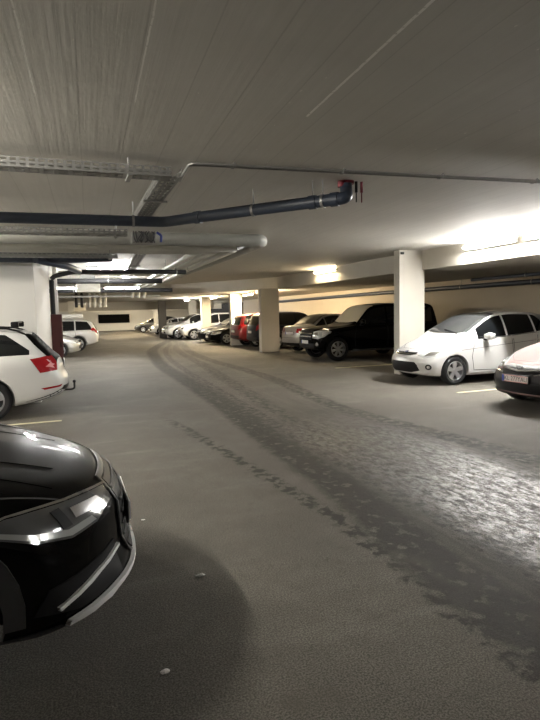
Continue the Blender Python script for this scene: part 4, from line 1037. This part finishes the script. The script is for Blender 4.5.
c.handle(2.4, .84, silver_paint); c.handle(3.3, .87, silver_paint); c.mirrors(1.85, 1.0, silver_paint); c.wheels('ten')

# the rest of the right-hand row, going away
generic('suv', 'dark blue car with its rear to the lane, half hidden behind the wide column', (7.75+2.2, 23.0, 0), 0, suv_spec(4.4, 1.82, 1.66, navy_paint), (1.35, 2.15), (1.7, 4.15), [2.5, 3.35])
generic('hatchback_car', 'red car with its rear to the lane, beyond the dark blue one', (7.65+2.1, 25.25, 0), 0, suv_spec(4.2, 1.78, 1.62, red_paint), (1.3, 2.05), (1.6, 3.95), [2.4, 3.2])
generic('saloon_car', 'near one of two black saloons parked nose-out beyond the red car', (7.05+2.3, 28.1, 0), PI, sedan_spec(4.6, 1.8, 1.43, black_paint), (1.42, 2.35), (1.75, 3.9), [2.55, 3.35], fam='sedan')
generic('saloon_car', 'far one of two black saloons parked nose-out, beside the white off-roaders', (7.05+2.3, 30.4, 0), PI, sedan_spec(4.6, 1.8, 1.45, navy_paint), (1.42, 2.35), (1.75, 3.9), [2.55, 3.35], fam='sedan')
generic('suv', 'white off-roader with dark windows beyond the black saloons, right one of two', (6.75+2.2, 34.2, 0), PI-.05, suv_spec(4.4, 1.85, 1.68, white_paint), (1.35, 2.15), (1.7, 4.15), [2.5, 3.35])
generic('suv', 'white off-roader beside the brown column, left one of two', (6.15+2.2, 36.8, 0), PI+.05, suv_spec(4.4, 1.85, 1.66, white_paint), (1.35, 2.15), (1.7, 4.15), [2.5, 3.35])
generic('hatchback_car', 'small white car visible left of the brown column, far down the lane', (8.6, 45.6, 0), PI, base_hatch(4.1, 1.74, 1.40, paint=white_paint), (1.15, 2.1), (1.5, 3.7), [2.3, 3.15], fam='hatch')
generic('hatchback_car', 'dark car farthest down the lane beyond the small white one', (8.3, 52.5, 0), PI-.2, base_hatch(4.2, 1.80, 1.50, paint=mat('dark_grey_paint', (.05,.05,.05), .3, coat=1)), (1.15, 2.15), (1.5, 3.75), [2.3, 3.2], fam='hatch')
# left-hand row beyond the pier
generic('estate_car', 'white estate with roof box seen from behind, left side beyond the red cabinet', (1.55-2.3, 27.9, 0), PI, suv_spec(4.6, 1.80, 1.50, white_paint), (1.35, 2.25), (1.75, 4.3), [2.6, 3.5], rails='silver')
generic('hatchback_car', 'silver car with its nose just past the red cabinet', (.62-2.1, 22.9+.9, 0), 0, base_hatch(4.2, 1.78, 1.46, paint=silver_paint), (1.15, 2.1), (1.5, 3.75), [2.3, 3.2], fam='hatch')
bm = box((.1, 27.9, 1.66), (1.5, .8, .22), .06); tag(link('roof_box', bm, mat('roof_box_white', (.7,.7,.68), .4)), 'pale roof box on the white estate beyond the red cabinet', 'roof box')

# ------------------------------------------------------------------ world and view
W = bpy.data.worlds.new('world'); SC.world = W; W.use_nodes = True
W.node_tree.nodes['Background'].inputs[0].default_value = (.9, .85, .75, 1); W.node_tree.nodes['Background'].inputs[1].default_value = .02
SC.view_settings.view_transform = 'Standard'; SC.view_settings.look = 'None'; SC.view_settings.gamma = 1; SC.view_settings.use_curve_mapping = False
SC.view_settings.exposure = 1.65
